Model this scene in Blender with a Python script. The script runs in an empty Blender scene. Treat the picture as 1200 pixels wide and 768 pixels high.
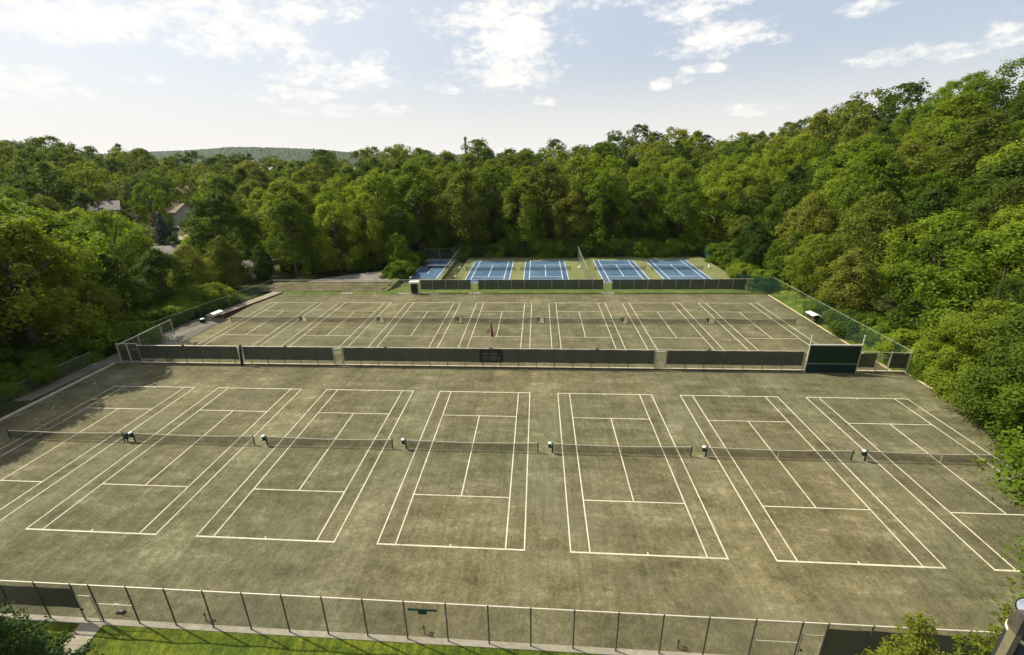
import bpy, math, random
import numpy as np
from mathutils import Vector, Matrix
R = math.radians
random.seed(7); rng = np.random.default_rng(7)
sc = bpy.context.scene
col = sc.collection

# ------------------------------------------------------------------ materials
def new_mat(name):
    m = bpy.data.materials.new(name); m.use_nodes = True
    nt = m.node_tree; nt.nodes.clear()
    out = nt.nodes.new('ShaderNodeOutputMaterial')
    return m, nt, out
def principled(nt, out, color=(.5, .5, .5), rough=.7, metal=0, spec=.3):
    p = nt.nodes.new('ShaderNodeBsdfPrincipled')
    p.inputs['Base Color'].default_value = (*color, 1)
    p.inputs['Roughness'].default_value = rough
    p.inputs['Metallic'].default_value = metal
    p.inputs['Specular IOR Level'].default_value = spec
    nt.links.new(p.outputs[0], out.inputs['Surface'])
    return p
def noise(nt, scale, detail=4, rough=.55, coord='Object', stretch=None, w=0):
    tc = nt.nodes.new('ShaderNodeTexCoord')
    mp = nt.nodes.new('ShaderNodeMapping')
    if stretch: mp.inputs['Scale'].default_value = stretch
    mp.inputs['Location'].default_value = (w, w*.7, w*1.3)
    n = nt.nodes.new('ShaderNodeTexNoise')
    n.inputs['Scale'].default_value = scale; n.inputs['Detail'].default_value = detail; n.inputs['Roughness'].default_value = rough
    nt.links.new(tc.outputs[coord], mp.inputs[0]); nt.links.new(mp.outputs[0], n.inputs['Vector'])
    return n
def ramp(nt, fac, stops):
    r = nt.nodes.new('ShaderNodeValToRGB')
    el = r.color_ramp.elements
    while len(el) < len(stops): el.new(.5)
    for e, (p, c) in zip(el, stops): e.position = p; e.color = (*c, 1)
    nt.links.new(fac, r.inputs[0]); return r
def mixc(nt, fac, a, b, mode='MIX'):
    m = nt.nodes.new('ShaderNodeMix'); m.data_type = 'RGBA'; m.blend_type = mode
    if isinstance(fac, float): m.inputs[0].default_value = fac
    else: nt.links.new(fac, m.inputs[0])
    for i, v in ((6, a), (7, b)):
        if isinstance(v, tuple): m.inputs[i].default_value = (*v, 1)
        else: nt.links.new(v, m.inputs[i])
    return m.outputs[2]
def add_bump(nt, p, fac, strength=.3, dist=.05):
    b = nt.nodes.new('ShaderNodeBump'); b.inputs['Strength'].default_value = strength; b.inputs['Distance'].default_value = dist
    nt.links.new(fac, b.inputs['Height']); nt.links.new(b.outputs[0], p.inputs['Normal'])
def simple(name, color, rough=.7, metal=0, var=.25, scale=3, spec=.3):
    m, nt, out = new_mat(name); p = principled(nt, out, color, rough, metal, spec)
    n = noise(nt, scale, 5)
    r = ramp(nt, n.outputs[0], [(.3, tuple(c*(1-var) for c in color)), (.7, tuple(min(1, c*(1+var)) for c in color))])
    nt.links.new(r.outputs[0], p.inputs['Base Color'])
    return m
def ground_mat(name, stops, scale_big=.06, scale_mid=.5, grain=6, gstr=.35, stretch=(1, 1, 1), rough=.9):
    m, nt, out = new_mat(name); p = principled(nt, out, (.2, .2, .1), rough, 0, .2)
    a = noise(nt, scale_big, 5, .6, stretch=stretch); b = noise(nt, scale_mid, 6, .62, stretch=(stretch[1], stretch[0], 1), w=13)
    c = noise(nt, grain, 4, .7, w=31)
    mm = nt.nodes.new('ShaderNodeMath'); mm.operation = 'MULTIPLY_ADD'; mm.inputs[1].default_value = .5
    nt.links.new(a.outputs[0], mm.inputs[0])
    m2 = nt.nodes.new('ShaderNodeMath'); m2.operation = 'MULTIPLY'; m2.inputs[1].default_value = .5
    nt.links.new(b.outputs[0], m2.inputs[0]); nt.links.new(m2.outputs[0], mm.inputs[2])
    r = ramp(nt, mm.outputs[0], stops)
    g = ramp(nt, c.outputs[0], [(.3, (1-gstr,)*3), (.7, (1+gstr*.6,)*3)])
    o = mixc(nt, 1.0, r.outputs[0], g.outputs[0], 'MULTIPLY')
    nt.links.new(o, p.inputs['Base Color'])
    add_bump(nt, p, c.outputs[0], .25, .02)
    return m
def court_clay(name, shift=0):
    m, nt, out = new_mat(name); p = principled(nt, out, (.2, .2, .1), .92, 0, .15)
    big = noise(nt, .05, 4, .55, w=3); mid = noise(nt, .38, 7, .66, w=11); streak = noise(nt, .55, 6, .62, stretch=(.35, 1.5, 1), w=23)
    fine = noise(nt, 2.2, 8, .8, w=47); grain = noise(nt, 7, 6, .85, w=5)
    def mul(a, k):
        x = nt.nodes.new('ShaderNodeMath'); x.operation = 'MULTIPLY'; x.inputs[1].default_value = k; nt.links.new(a, x.inputs[0]); return x.outputs[0]
    def add(a, b):
        x = nt.nodes.new('ShaderNodeMath'); nt.links.new(a, x.inputs[0]); nt.links.new(b, x.inputs[1]); return x.outputs[0]
    s = add(add(mul(mid.outputs[0], .33), mul(streak.outputs[0], .27)), mul(fine.outputs[0], .40))
    r = ramp(nt, s, [(.40, (.064, .060, .034)), (.465, (.098, .091, .053)), (.535, (.130, .120, .074)), (.61, (.205, .188, .125))])
    tint = ramp(nt, big.outputs[0], [(.35, (.86, .92, .84)), (.5, (1, 1, 1)), (.65, (1.12, 1.06, .98))])
    o = mixc(nt, 1.0, r.outputs[0], tint.outputs[0], 'MULTIPLY')
    gr = ramp(nt, grain.outputs[0], [(.38, (.68,)*3), (.62, (1.32,)*3)])
    o = mixc(nt, 1.0, o, gr.outputs[0], 'MULTIPLY')
    # damp greenish algae film in patches and lighter dusty run-off
    alg = noise(nt, .11, 5, .6, w=71)
    am = ramp(nt, alg.outputs[0], [(.52, (0,)*3), (.68, (.4,)*3)])
    o = mixc(nt, am.outputs[0], o, (.128, .124, .085))
    # play wears the courts browner; the alleys between them stay dustier and greyer
    tc = nt.nodes.new('ShaderNodeTexCoord'); sx = nt.nodes.new('ShaderNodeSeparateXYZ'); nt.links.new(tc.outputs['Object'], sx.inputs[0])
    def mth(op, a, b=None, c=None):
        q = nt.nodes.new('ShaderNodeMath'); q.operation = op
        for i_, v in enumerate((a, b, c)):
            if v is None: continue
            if isinstance(v, (int, float)): q.inputs[i_].default_value = v
            else: nt.links.new(v, q.inputs[i_])
        return q.outputs[0]
    wob = mth('MULTIPLY_ADD', mid.outputs[0], 3.0, -1.5)
    xx = mth('ADD', mth('ADD', sx.outputs[0], 14.13*20+7.065+shift), wob)
    dist = mth('ABSOLUTE', mth('SUBTRACT', mth('MODULO', xx, 14.13), 7.065))
    al = nt.nodes.new('ShaderNodeMapRange'); al.interpolation_type = 'SMOOTHSTEP'; al.inputs[1].default_value = 4.6; al.inputs[2].default_value = 6.4; nt.links.new(dist, al.inputs[0])
    tn = ramp(nt, al.outputs[0], [(0, (.95, .945, .88)), (1, (1.12, 1.12, 1.06))])
    o = mixc(nt, 1.0, o, tn.outputs[0], 'MULTIPLY')
    sw = noise(nt, 1.0, 5, .7, stretch=(3.0, .22, 1), w=91); sr = ramp(nt, sw.outputs[0], [(.35, (.86,)*3), (.65, (1.12,)*3)])
    o = mixc(nt, 1.0, o, sr.outputs[0], 'MULTIPLY')
    nt.links.new(o, p.inputs['Base Color']); add_bump(nt, p, fine.outputs[0], .2, .02)
    return m
def see_through(name, color, opacity, rough=.7, metal=0, vary=True):
    m, nt, out = new_mat(name)
    p = principled(nt, out, color, rough, metal)
    t = nt.nodes.new('ShaderNodeBsdfTransparent'); mx = nt.nodes.new('ShaderNodeMixShader')
    n = noise(nt, 1.2, 3)
    if not vary:
        cvn = noise(nt, .45, 4, .6, stretch=(1, 1, .4)); cr = ramp(nt, cvn.outputs[0], [(.35, tuple(c*.6 for c in color)), (.7, tuple(c*1.7 for c in color))]); nt.links.new(cr.outputs[0], p.inputs['Base Color'])
    mr = nt.nodes.new('ShaderNodeMapRange'); mr.inputs[1].default_value = .3; mr.inputs[2].default_value = .7
    mr.inputs[3].default_value = opacity*(.85 if vary else .985); mr.inputs[4].default_value = min(1, opacity*(1.12 if vary else 1.01))
    nt.links.new(n.outputs[0], mr.inputs[0]); nt.links.new(mr.outputs[0], mx.inputs[0])
    nt.links.new(t.outputs[0], mx.inputs[1]); nt.links.new(p.outputs[0], mx.inputs[2]); nt.links.new(mx.outputs[0], out.inputs['Surface'])
    return m
def leaf_mat(name, dark, mid, light, transl=.3):
    m, nt, out = new_mat(name)
    oi = nt.nodes.new('ShaderNodeObjectInfo')
    n = noise(nt, .55, 3, .6)
    geo = nt.nodes.new('ShaderNodeNewGeometry')
    a = nt.nodes.new('ShaderNodeMath'); a.operation = 'MULTIPLY_ADD'; a.inputs[1].default_value = .55; nt.links.new(oi.outputs['Random'], a.inputs[0])
    b = nt.nodes.new('ShaderNodeMath'); b.operation = 'MULTIPLY_ADD'; b.inputs[1].default_value = .25; nt.links.new(n.outputs[0], b.inputs[0])
    c = nt.nodes.new('ShaderNodeMath'); c.operation = 'MULTIPLY'; c.inputs[1].default_value = .25; nt.links.new(geo.outputs['Random Per Island'], c.inputs[0])
    nt.links.new(c.outputs[0], b.inputs[2]); nt.links.new(b.outputs[0], a.inputs[2])
    r = ramp(nt, a.outputs[0], [(.18, dark), (.5, mid), (.85, light)])
    p = principled(nt, out, mid, .7, 0, .12); nt.links.new(r.outputs[0], p.inputs['Base Color'])
    t = nt.nodes.new('ShaderNodeBsdfTranslucent')
    tint = mixc(nt, 1.0, r.outputs[0], (1.7, 1.6, .5), 'MULTIPLY'); nt.links.new(tint, t.inputs['Color'])
    mx = nt.nodes.new('ShaderNodeMixShader'); mx.inputs[0].default_value = transl
    nt.links.new(p.outputs[0], mx.inputs[1]); nt.links.new(t.outputs[0], mx.inputs[2]); nt.links.new(mx.outputs[0], out.inputs['Surface'])
    return m

M = {}
M['clay'] = court_clay('clay')
M['clay_far'] = court_clay('clay_far', .35)
M['line'] = ground_mat('line_tape', [(.34, (.30, .27, .18)), (.44, (.47, .43, .32)), (.6, (.58, .53, .40))], .25, 1.1, 5, .2)
M['line_white'] = simple('line_paint', (.70, .74, .78), .6, var=.08, scale=2)
M['soil'] = ground_mat('forest_floor', [(.35, (.018, .022, .008)), (.5, (.035, .045, .012)), (.65, (.07, .085, .022))], .03, .3, 3, .5)
M['grass'] = ground_mat('lawn', [(.36, (.035, .062, .005)), (.48, (.085, .118, .008)), (.62, (.20, .205, .016))], .35, 1.6, 7, .6, stretch=(.3, 1.8, 1))
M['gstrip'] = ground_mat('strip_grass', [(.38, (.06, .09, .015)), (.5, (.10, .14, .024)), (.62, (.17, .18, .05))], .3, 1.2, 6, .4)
M['blue'] = ground_mat('blue_court', [(.38, (.040, .085, .145)), (.5, (.055, .108, .175)), (.62, (.085, .14, .20))], .1, .6, 6, .1, rough=.7)
M['surround'] = ground_mat('green_surround', [(.35, (.105, .125, .045)), (.5, (.145, .160, .062)), (.65, (.20, .20, .09))], .1, .6, 6, .15)
M['asphalt'] = ground_mat('old_asphalt', [(.35, (.12, .108, .088)), (.5, (.155, .142, .118)), (.65, (.20, .18, .15))], .15, .8, 8, .2)
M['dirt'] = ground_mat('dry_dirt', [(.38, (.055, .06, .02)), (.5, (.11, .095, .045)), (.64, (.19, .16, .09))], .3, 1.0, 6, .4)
M['gravel'] = ground_mat('pale_gravel', [(.35, (.24, .20, .15)), (.5, (.32, .27, .20)), (.65, (.42, .36, .28))], .3, 1.2, 10, .3)
M['concrete'] = ground_mat('concrete', [(.35, (.24, .215, .16)), (.5, (.31, .28, .215)), (.65, (.38, .345, .27))], .4, 1.6, 10, .2)
M['walk'] = ground_mat('shaded_walk', [(.35, (.10, .09, .07)), (.5, (.15, .135, .105)), (.65, (.20, .18, .14))], .4, 1.6, 10, .25)  # path concrete, with the shade of the trees painted into its darker colour
M['kerb'] = simple('kerb_board', (.55, .46, .30), .8, var=.2, scale=1.5)
M['timber'] = simple('dark_timber', (.07, .045, .025), .85, var=.3, scale=4)
M['galv'] = simple('galvanised_pipe', (.45, .42, .36), .5, .3, var=.15, scale=4)
M['rail'] = simple('pale_rail', (.60, .55, .44), .5, .1, var=.1, scale=2)
M['dpost'] = simple('weathered_post', (.10, .09, .07), .6, .2, var=.3, scale=4)
M['green_metal'] = simple('green_metal', (.012, .05, .035), .45, .1, var=.2)
M['black'] = simple('black_paint', (.015, .016, .014), .5, 0, var=.2)
M['offwhite'] = simple('aged_white_paint', (.52, .51, .46), .6, 0, var=.12)
M['white'] = simple('white_paint', (.80, .80, .76), .5, 0, var=.05)
M['red'] = simple('red_cloth', (.20, .028, .025), .8, 0, var=.2)
M['skin_lettering'] = simple('faded_lettering', (.12, .125, .11), .8, 0, var=.35, scale=6)
M['board'] = simple('practice_board_green', (.008, .026, .012), .6, 0, var=.25, scale=1.5)
M['boardlow'] = simple('practice_board_low', (.006, .026, .024), .6, 0, var=.35, scale=1.5)
M['stripe'] = simple('pale_green_stripe', (.22, .34, .24), .6, 0, var=.15)
M['screen'] = see_through('windscreen_fabric', (.026, .029, .022), .97, vary=False)
M['screen_dark'] = see_through('dark_windscreen', (.010, .020, .017), .96, vary=False)
M['screen_green'] = see_through('green_windscreen', (.008, .07, .045), .72)
M['chain'] = see_through('chain_link', (.30, .28, .22), .27, .5, .3)
M['chain_far'] = see_through('chain_link_far', (.22, .24, .16), .22, .5, .3)
M['chain_green'] = see_through('green_chain_link', (.05, .12, .08), .13)
M['chain_dark'] = see_through('dark_chain_link', (.03, .06, .035), .22)
M['net'] = see_through('net_cord', (.018, .018, .015), .45)
M['band'] = simple('net_band', (.60, .55, .43), .7, var=.1)
M['bark'] = simple('bark', (.075, .060, .042), .9, var=.4, scale=3)
M['bark_pale'] = simple('bark_pale', (.19, .16, .12), .9, var=.4, scale=3)
M['chrome'] = simple('chrome_cap', (.82, .82, .80), .12, 1.0, var=.03)
M['duct'] = simple('painted_duct', (.17, .15, .09), .6, 0, var=.2, scale=20)
M['duct_dark'] = simple('duct_cover', (.07, .065, .05), .6, 0, var=.3, scale=20)
M['bronze'] = simple('bronze_tube', (.20, .15, .10), .35, .8, var=.2)
M['leafA'] = leaf_mat('leaves_maple', (.034, .066, .008), (.088, .140, .012), (.180, .220, .020), .38)
M['leafB'] = leaf_mat('leaves_olive', (.048, .072, .011), (.104, .138, .019), (.200, .215, .036), .38)
M['leafC'] = leaf_mat('leaves_dark', (.024, .052, .008), (.058, .102, .012), (.115, .160, .017), .36)
M['leafD'] = leaf_mat('leaves_fresh', (.065, .115, .010), (.128, .195, .015), (.215, .270, .026), .40)
M['needle'] = leaf_mat('needles_dark', (.012, .030, .007), (.030, .060, .012), (.06, .10, .02), .15)
M['needle_blue'] = leaf_mat('needles_blue', (.03, .05, .045), (.05, .08, .075), (.07, .11, .10), .1)
M['plum'] = leaf_mat('leaves_plum', (.045, .028, .02), (.08, .05, .03), (.12, .08, .045), .2)
M['needle_gold'] = leaf_mat('needles_gold', (.06, .08, .008), (.12, .145, .012), (.22, .215, .03), .3)
M['roof_grey'] = simple('roof_shingle_grey', (.22, .20, .19), .85, var=.25, scale=2)
M['roof_brown'] = simple('roof_shingle_brown', (.17, .125, .095), .85, var=.25, scale=2)
M['siding'] = simple('white_siding', (.46, .42, .36), .7, var=.06)
M['brick'] = simple('brick_wall', (.20, .14, .105), .85, var=.25, scale=5)
M['glass'] = simple('window_glass', (.03, .035, .04), .1, 0, var=.1, spec=.8)

# ------------------------------------------------------------------ mesh helpers
class MB:
    def __init__(s): s.v = []; s.f = []
    def box(s, x0, x1, y0, y1, z0, z1):
        n = len(s.v)
        s.v += [(x0, y0, z0), (x1, y0, z0), (x1, y1, z0), (x0, y1, z0), (x0, y0, z1), (x1, y0, z1), (x1, y1, z1), (x0, y1, z1)]
        s.f += [tuple(n+i for i in q) for q in ((0, 3, 2, 1), (4, 5, 6, 7), (0, 1, 5, 4), (1, 2, 6, 5), (2, 3, 7, 6), (3, 0, 4, 7))]
        return s
    def quad(s, *p):
        n = len(s.v); s.v += [tuple(q) for q in p]; s.f.append(tuple(range(n, n+len(p)))); return s
    def tube(s, pts, rad, n=8, cap=True):
        pts = [Vector(p) for p in pts]
        if not isinstance(rad, (list, tuple)): rad = [rad]*len(pts)
        base = len(s.v)
        for i, p in enumerate(pts):
            d = (pts[min(i+1, len(pts)-1)] - pts[max(i-1, 0)]).normalized()
            a = d.orthogonal().normalized() if abs(d.z) > .9 else d.cross(Vector((0, 0, 1))).normalized()
            b = d.cross(a)
            for k in range(n):
                t = 2*math.pi*k/n
                s.v.append(tuple(p + rad[i]*(math.cos(t)*a + math.sin(t)*b)))
        for i in range(len(pts)-1):
            for k in range(n):
                k2 = (k+1) % n
                s.f.append((base+i*n+k, base+i*n+k2, base+(i+1)*n+k2, base+(i+1)*n+k))
        if cap:
            s.f.append(tuple(base+k for k in range(n))[::-1]); s.f.append(tuple(base+(len(pts)-1)*n+k for k in range(n)))
        return s
    def mesh(s, name, mat):
        me = bpy.data.meshes.new(name); me.from_pydata(s.v, [], s.f); me.materials.append(mat); me.update(); return me
    def build(s, name, mat, parent=None, smooth=False):
        me = s.mesh(name, mat)
        if smooth: me.polygons.foreach_set('use_smooth', [True]*len(me.polygons))
        return link(name, me, parent)
def link(name, me, parent=None):
    o = bpy.data.objects.new(name, me); col.objects.link(o)
    if parent: o.parent = parent
    return o
def thing(name, label, cat, loc=(0, 0, 0), rz=0, group=None):
    o = bpy.data.objects.new(name, None); o.empty_display_size = .3; col.objects.link(o)
    o.location = loc; o.rotation_euler = (0, 0, rz); o['label'] = label; o['category'] = cat
    if group: o['group'] = group
    return o
def tag(o, label=None, cat=None, group=None, kind=None):
    if label: o['label'] = label
    if cat: o['category'] = cat
    if group: o['group'] = group
    if kind: o['kind'] = kind
    return o
def struct(name, mb, mat): return tag(mb.build(name, mat), kind='structure')
def dup(root, loc, rz=0, scale=None, label=None, group=None):
    r = root.copy(); col.objects.link(r); r.location = loc; r.rotation_euler = (0, 0, rz)
    if scale is not None: r.scale = scale
    if label: r['label'] = label
    if group: r['group'] = group
    for ch in list(root.children):
        c = ch.copy(); col.objects.link(c); c.parent = r
        for g in ch.children:
            d = g.copy(); col.objects.link(d); d.parent = c
    return r

# ------------------------------------------------------------------ camera
CAM = Vector((6.2823, -37.7863, 26.811))
cd = bpy.data.cameras.new('camera'); cam = bpy.data.objects.new('camera', cd); col.objects.link(cam)
X = Vector((0.99692334, 0.07513588, -0.02232589)); U = Vector((-0.00546584, 0.35077708, 0.93644304)); F = Vector((-0.07819188, 0.93343989, -0.35010854))
cam.matrix_world = Matrix(((X.x, U.x, -F.x, CAM.x), (X.y, U.y, -F.y, CAM.y), (X.z, U.z, -F.z, CAM.z), (0, 0, 0, 1)))
cd.sensor_width = 36; cd.lens = 547.59/1200*36; cd.shift_x = .01096; cd.shift_y = .00076
cd.clip_start = .1; cd.clip_end = 20000
sc.camera = cam

# ------------------------------------------------------------------ terrain
ZB, ZT = -.8, -1.9          # back clay courts, blue courts
SKY = [(-75, .036), (-49, .036), (-46, .033), (-43.5, .017), (-41, .02), (-39, .0156), (-36, .010), (-33.5, .006), (-27, .003), (-20, .004), (-14.6, .0165), (-8.4, .0175), (-3, .001), (.9, .011), (6.6, .0226), (11, .0279), (19.7, .023), (23.4, .0385), (26.9, .0513), (30, .0642), (33, .0759), (35.7, .0818), (38, .086), (40.4, .090), (46, .096), (60, .10), (90, .09)]
def interp(x, tab):
    if x <= tab[0][0]: return tab[0][1]
    for (a, b), (c, d) in zip(tab, tab[1:]):
        if x <= c: return b + (d-b)*(x-a)/(c-a)
    return tab[-1][1]
def sstep(a, b, x):
    t = max(0, min(1, (x-a)/(b-a))); return t*t*(3-2*t)
HILL_C = (6.3, -37.8)
def ridge(az):
    Rr = 420 if az < -42 else (interp(az, [(-42, 420), (-36, 380), (-14, 290), (3, 270), (12, 300), (20, 290)]) if az < 20 else min(300, 128/math.sin(R(az))))
    z = 26.8 + interp(az, SKY)*Rr - 18.5
    return Rr, z
def height(x, y):
    dx, dy = x-HILL_C[0], y-HILL_C[1]
    rr = math.hypot(dx, dy); az = math.degrees(math.atan2(dx, dy))
    # distance outside of the sports ground
    ox = max(-56-x, x-54, 0); oy = max(y-101, 0)
    d = math.hypot(ox, oy)
    if dy < 0 or az > 90 or az < -90:
        base = -7 if x < 40 else -7
        return base if y < -34 else min(0, -.35*max(0, -19.5-y)) if abs(x-0) < 60 else -3
    Rr, zr = ridge(az)
    if d <= 0: e = 0
    else:
        start = rr*d/(d+rr) if False else max(1., rr-d)
        e = max(0, min(1.15, (rr-start)/max(20, Rr-start)))
    edge = interp(y, [(-19, 0), (18.8, -.1), (19.5, ZB-.1), (56, ZB-.1), (68, ZT-.1), (110, ZT)])
    if x < -56:
        dip = -5.5*sstep(6, 34, -56-x)*(1-sstep(60, 190, -56-x))
    else: dip = 0
    h = edge + dip*(1 if y < 95 else max(0, 1-(y-95)/30)) + (zr-edge)*(e if az > 15 else e**1.35)
    if rr > Rr: h -= (rr-Rr)*.06
    if y < -19: h = h - min(6, .35*(-19-y))
    return h
def terrain():
    def axis(lo, hi, fine_lo, fine_hi, step, big):
        a = list(np.arange(fine_lo, fine_hi, step)); b = []
        t = fine_hi; s = step
        while t < hi: b.append(t); s = min(big, s*1.25); t += s
        b.append(hi); c = []; t = fine_lo; s = step
        while t > lo: s = min(big, s*1.25); t -= s; c.append(max(lo, t))
        return sorted(set(c+a+b))
    xs = axis(-6000, 6000, -160, 160, 3.0, 500); ys = axis(-500, 9000, -60, 330, 3.0, 500)
    mb = MB(); nx = len(xs)
    for y in ys:
        for x in xs:
            z = height(x, y)
            inside = -54 < x < 53.2 and -19.3 < y < 99.5
            if inside: z = min(z, -2.6)
            rr = math.hypot(x, y)
            if rr > 700: z = min(z, 8) - (rr-700)*.004
            z += (math.sin(x*.21+y*.13)+math.sin(x*.09-y*.17))*.15*(0 if inside else 1)
            mb.v.append((x, y, z))
    for j in range(len(ys)-1):
        for i in range(nx-1):
            a = j*nx+i; mb.f.append((a, a+1, a+1+nx, a+nx))
    return struct('ground', mb, M['soil'])
terrain()

# ------------------------------------------------------------------ court surfaces
struct('front_court_surface', MB().box(-53.6, 53.2, -19.0, 18.75, -3.2, 0), M['clay'])
struct('back_court_surface', MB().box(-51.4, 53.2, 18.95, 56.0, -3.2, ZB), M['clay_far'])
FRONT = [-42.2547, -28.2944, -14.1526, 0, 14.1805, 28.3331, 42.2904]
BACK = [-42.7685, -28.5089, -14.3893, -0.2989, 13.9093, 28.0081, 42.3539]
BLUE = [-6.019, 8.2817, 27.2503, 41.5422]
YB, YT = 38.3686, 81.7101
def court_lines(cx, cy, z, mat, w=.10, wb=.13):
    mb = MB(); o, i, h, s = 5.485, 4.115, 11.885, 6.4; t = z+.012; b = z-.02
    def bx(x0, x1, y0, y1): mb.box(cx+x0, cx+x1, cy+y0, cy+y1, b, t)
    bx(-o, o, h-wb, h); bx(-o, o, -h, -h+wb)
    for sx in (-1, 1):
        for e in (o, i):
            a, c = sorted((sx*e, sx*(e-w))); bx(a, c, -h+wb, h-wb)
    for ys in (s, -s): bx(-i+w, i-w, ys-w/2, ys+w/2)
    bx(-w/2, w/2, -s+w/2, s-w/2)
    for sg in (-1, 1):
        a, c = sorted((sg*(h-wb), sg*(h-wb-.2))); bx(-w/2, w/2, a, c)
    return struct('court_lines', mb, mat)
for cx in FRONT: court_lines(cx, 0, 0, M['line'])
for cx in BACK: court_lines(cx, YB, ZB, M['line'])
# blue hard courts on their green surround
struct('hard_court_surround', MB().box(-14.2, 52.6, 68.5, 98.6, -4, ZT), M['surround'])
struct('side_court_surround', MB().box(-27.2, -17.6, 66.5, 97.3, -4, ZT-.1), M['surround'])
for cx in BLUE:
    struct('blue_court_surface', MB().box(cx-5.6, cx+5.6, YT-12.2, YT+12.0, ZT-.5, ZT+.004), M['blue'])
    court_lines(cx, YT, ZT+.006, M['line_white'], .12, .14)
struct('blue_court_surface', MB().box(-26.3, -18.4, 73.5, 96.2, ZT-.5, ZT-.09), M['blue'])
mb = MB()
mb.box(-25.9, -18.8, 95.6, 95.8, ZT-.2, ZT-.07).box(-25.9, -25.75, 74, 95.6, ZT-.2, ZT-.07).box(-18.95, -18.8, 74, 95.6, ZT-.2, ZT-.07).box(-22.4, -22.3, 79, 91, ZT-.2, ZT-.07)
struct('court_lines', mb, M['line_white'])

def sheet(name, poly, mat, kind='structure', sub=1):
    mb = MB(); mb.quad(*poly); return struct(name, mb, mat)
# right hand boundary line of the clay
mb = MB(); mb.box(52.1, 52.3, -19.0, 18.6, -.05, .05); struct('edge_kerb', mb, M['kerb'])
mb = MB(); mb.box(52.1, 52.3, 18.9, 55.6, ZB-.05, ZB+.05); struct('edge_kerb', mb, M['kerb'])
# grass strip beside the right fence, between kerb and woods
def grid_sheet(name, xs, ys, zf, mat):
    mb = MB(); nx = len(xs)
    for y in ys:
        for x in xs: mb.v.append((x, y, zf(x, y)))
    for j in range(len(ys)-1):
        for i in range(nx-1):
            a = j*nx+i; mb.f.append((a, a+1, a+1+nx, a+nx))
    return struct(name, mb, mat)
grid_sheet('verge', list(np.linspace(52.31, 62, 8)), list(np.linspace(-22, 66, 60)), lambda x, y: (0 if y < 18.8 else ZB) + .05 + .22*(x-52.3) + .07*math.sin(y*2.1+x) , M['grass'])
# grass strip between back courts and the far fence, slope down to the blue courts
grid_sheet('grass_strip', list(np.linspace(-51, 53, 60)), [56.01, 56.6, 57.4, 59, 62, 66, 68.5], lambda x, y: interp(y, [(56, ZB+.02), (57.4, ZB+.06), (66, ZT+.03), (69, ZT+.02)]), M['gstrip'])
# asphalt lot behind the far left fence + its pale kerb
sheet('car_park', [(-49, 66.6, ZB-.05), (-26.8, 66.6, ZB-.10), (-27.4, 80, ZB-.1), (-37, 76, ZB-.1), (-46, 70, ZB-.05)], M['asphalt'])
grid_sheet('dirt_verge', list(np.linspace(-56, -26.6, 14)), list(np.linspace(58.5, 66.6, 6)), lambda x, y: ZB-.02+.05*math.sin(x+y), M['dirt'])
struct('kerb_strip', MB().box(-46, -26.8, 66.1, 66.6, ZB-.3, ZB+.16), M['gravel'])
grid_sheet('bank_grass', [-28.6, -27.8, -27.2, -26.9, -26.7], list(np.linspace(60, 98, 20)), lambda x, y: interp(x, [(-28.6, ZB-.1), (-27.6, ZB+.25), (-26.7, ZT+.3)]) + .1*math.sin(y*1.9), M['grass'])
# left: path, timber edge and gravel terrace
def ribbon(name, pts, w, z0, z1, mat):
    mb = MB(); n = len(pts)
    for i, p in enumerate(pts):
        a = Vector(pts[max(0, i-1)][:2]); b = Vector(pts[min(n-1, i+1)][:2]); d = (b-a).normalized(); nrm = Vector((-d.y, d.x))
        z = p[2]
        for s_ in (-.5, .5):
            q = Vector(p[:2]) + nrm*w*s_
            mb.v.append((q.x, q.y, z+z0)); mb.v.append((q.x, q.y, z+z1))
    for i in range(n-1):
        a = i*4; b = a+4
        mb.f += [(a+1, a+3, b+3, b+1), (a, a+1, b+1, b), (a+3, a+2, b+2, b+3)]
    mb.f += [(0, 2, 3, 1), (4*n-4, 4*n-3, 4*n-1, 4*n-2)]
    return struct(name, mb, mat)
ribbon('path', [(-56.2, -19, .0), (-56.2, 5, .0), (-55.6, 20, .0), (-55.8, 32, -.45), (-55.2, 39, -.5)], 2.3, -1, .06, M['walk'])
ribbon('terrace', [(-55.1, 40.6, ZB), (-53.4, 47, ZB), (-51.6, 53.5, ZB), (-50.6, 57.5, ZB)], 2.4, -1, .20, M['gravel'])
ribbon('terrace_edge', [(-53.75, 40.8, ZB), (-52.1, 47, ZB), (-50.35, 53.5, ZB), (-49.5, 57.0, ZB)], .14, -1, .24, M['timber'])
ribbon('terrace_edge', [(-53.8, -19, 0), (-53.8, 18.5, 0)], .2, -1, .16, M['kerb'])
sheet('dirt_strip', [(-55.2, -19, .02), (-53.9, -19, .02), (-53.9, 18.6, .02), (-54.6, 18.6, .02)], M['soil'])
grid_sheet('verge', [-60.5, -59, -58, -57.4], list(np.linspace(-22, 20, 14)), lambda x, y: -.02+.05*math.sin(y*2+x)-.12*max(0, -57.4-x), M['grass'])
sheet('dirt_strip', [(-54.6, 18.9, .0), (-51.3, 18.9, ZB+.05), (-51.3, 40, ZB+.05), (-55, 40, -.6)], M['asphalt'])

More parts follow.
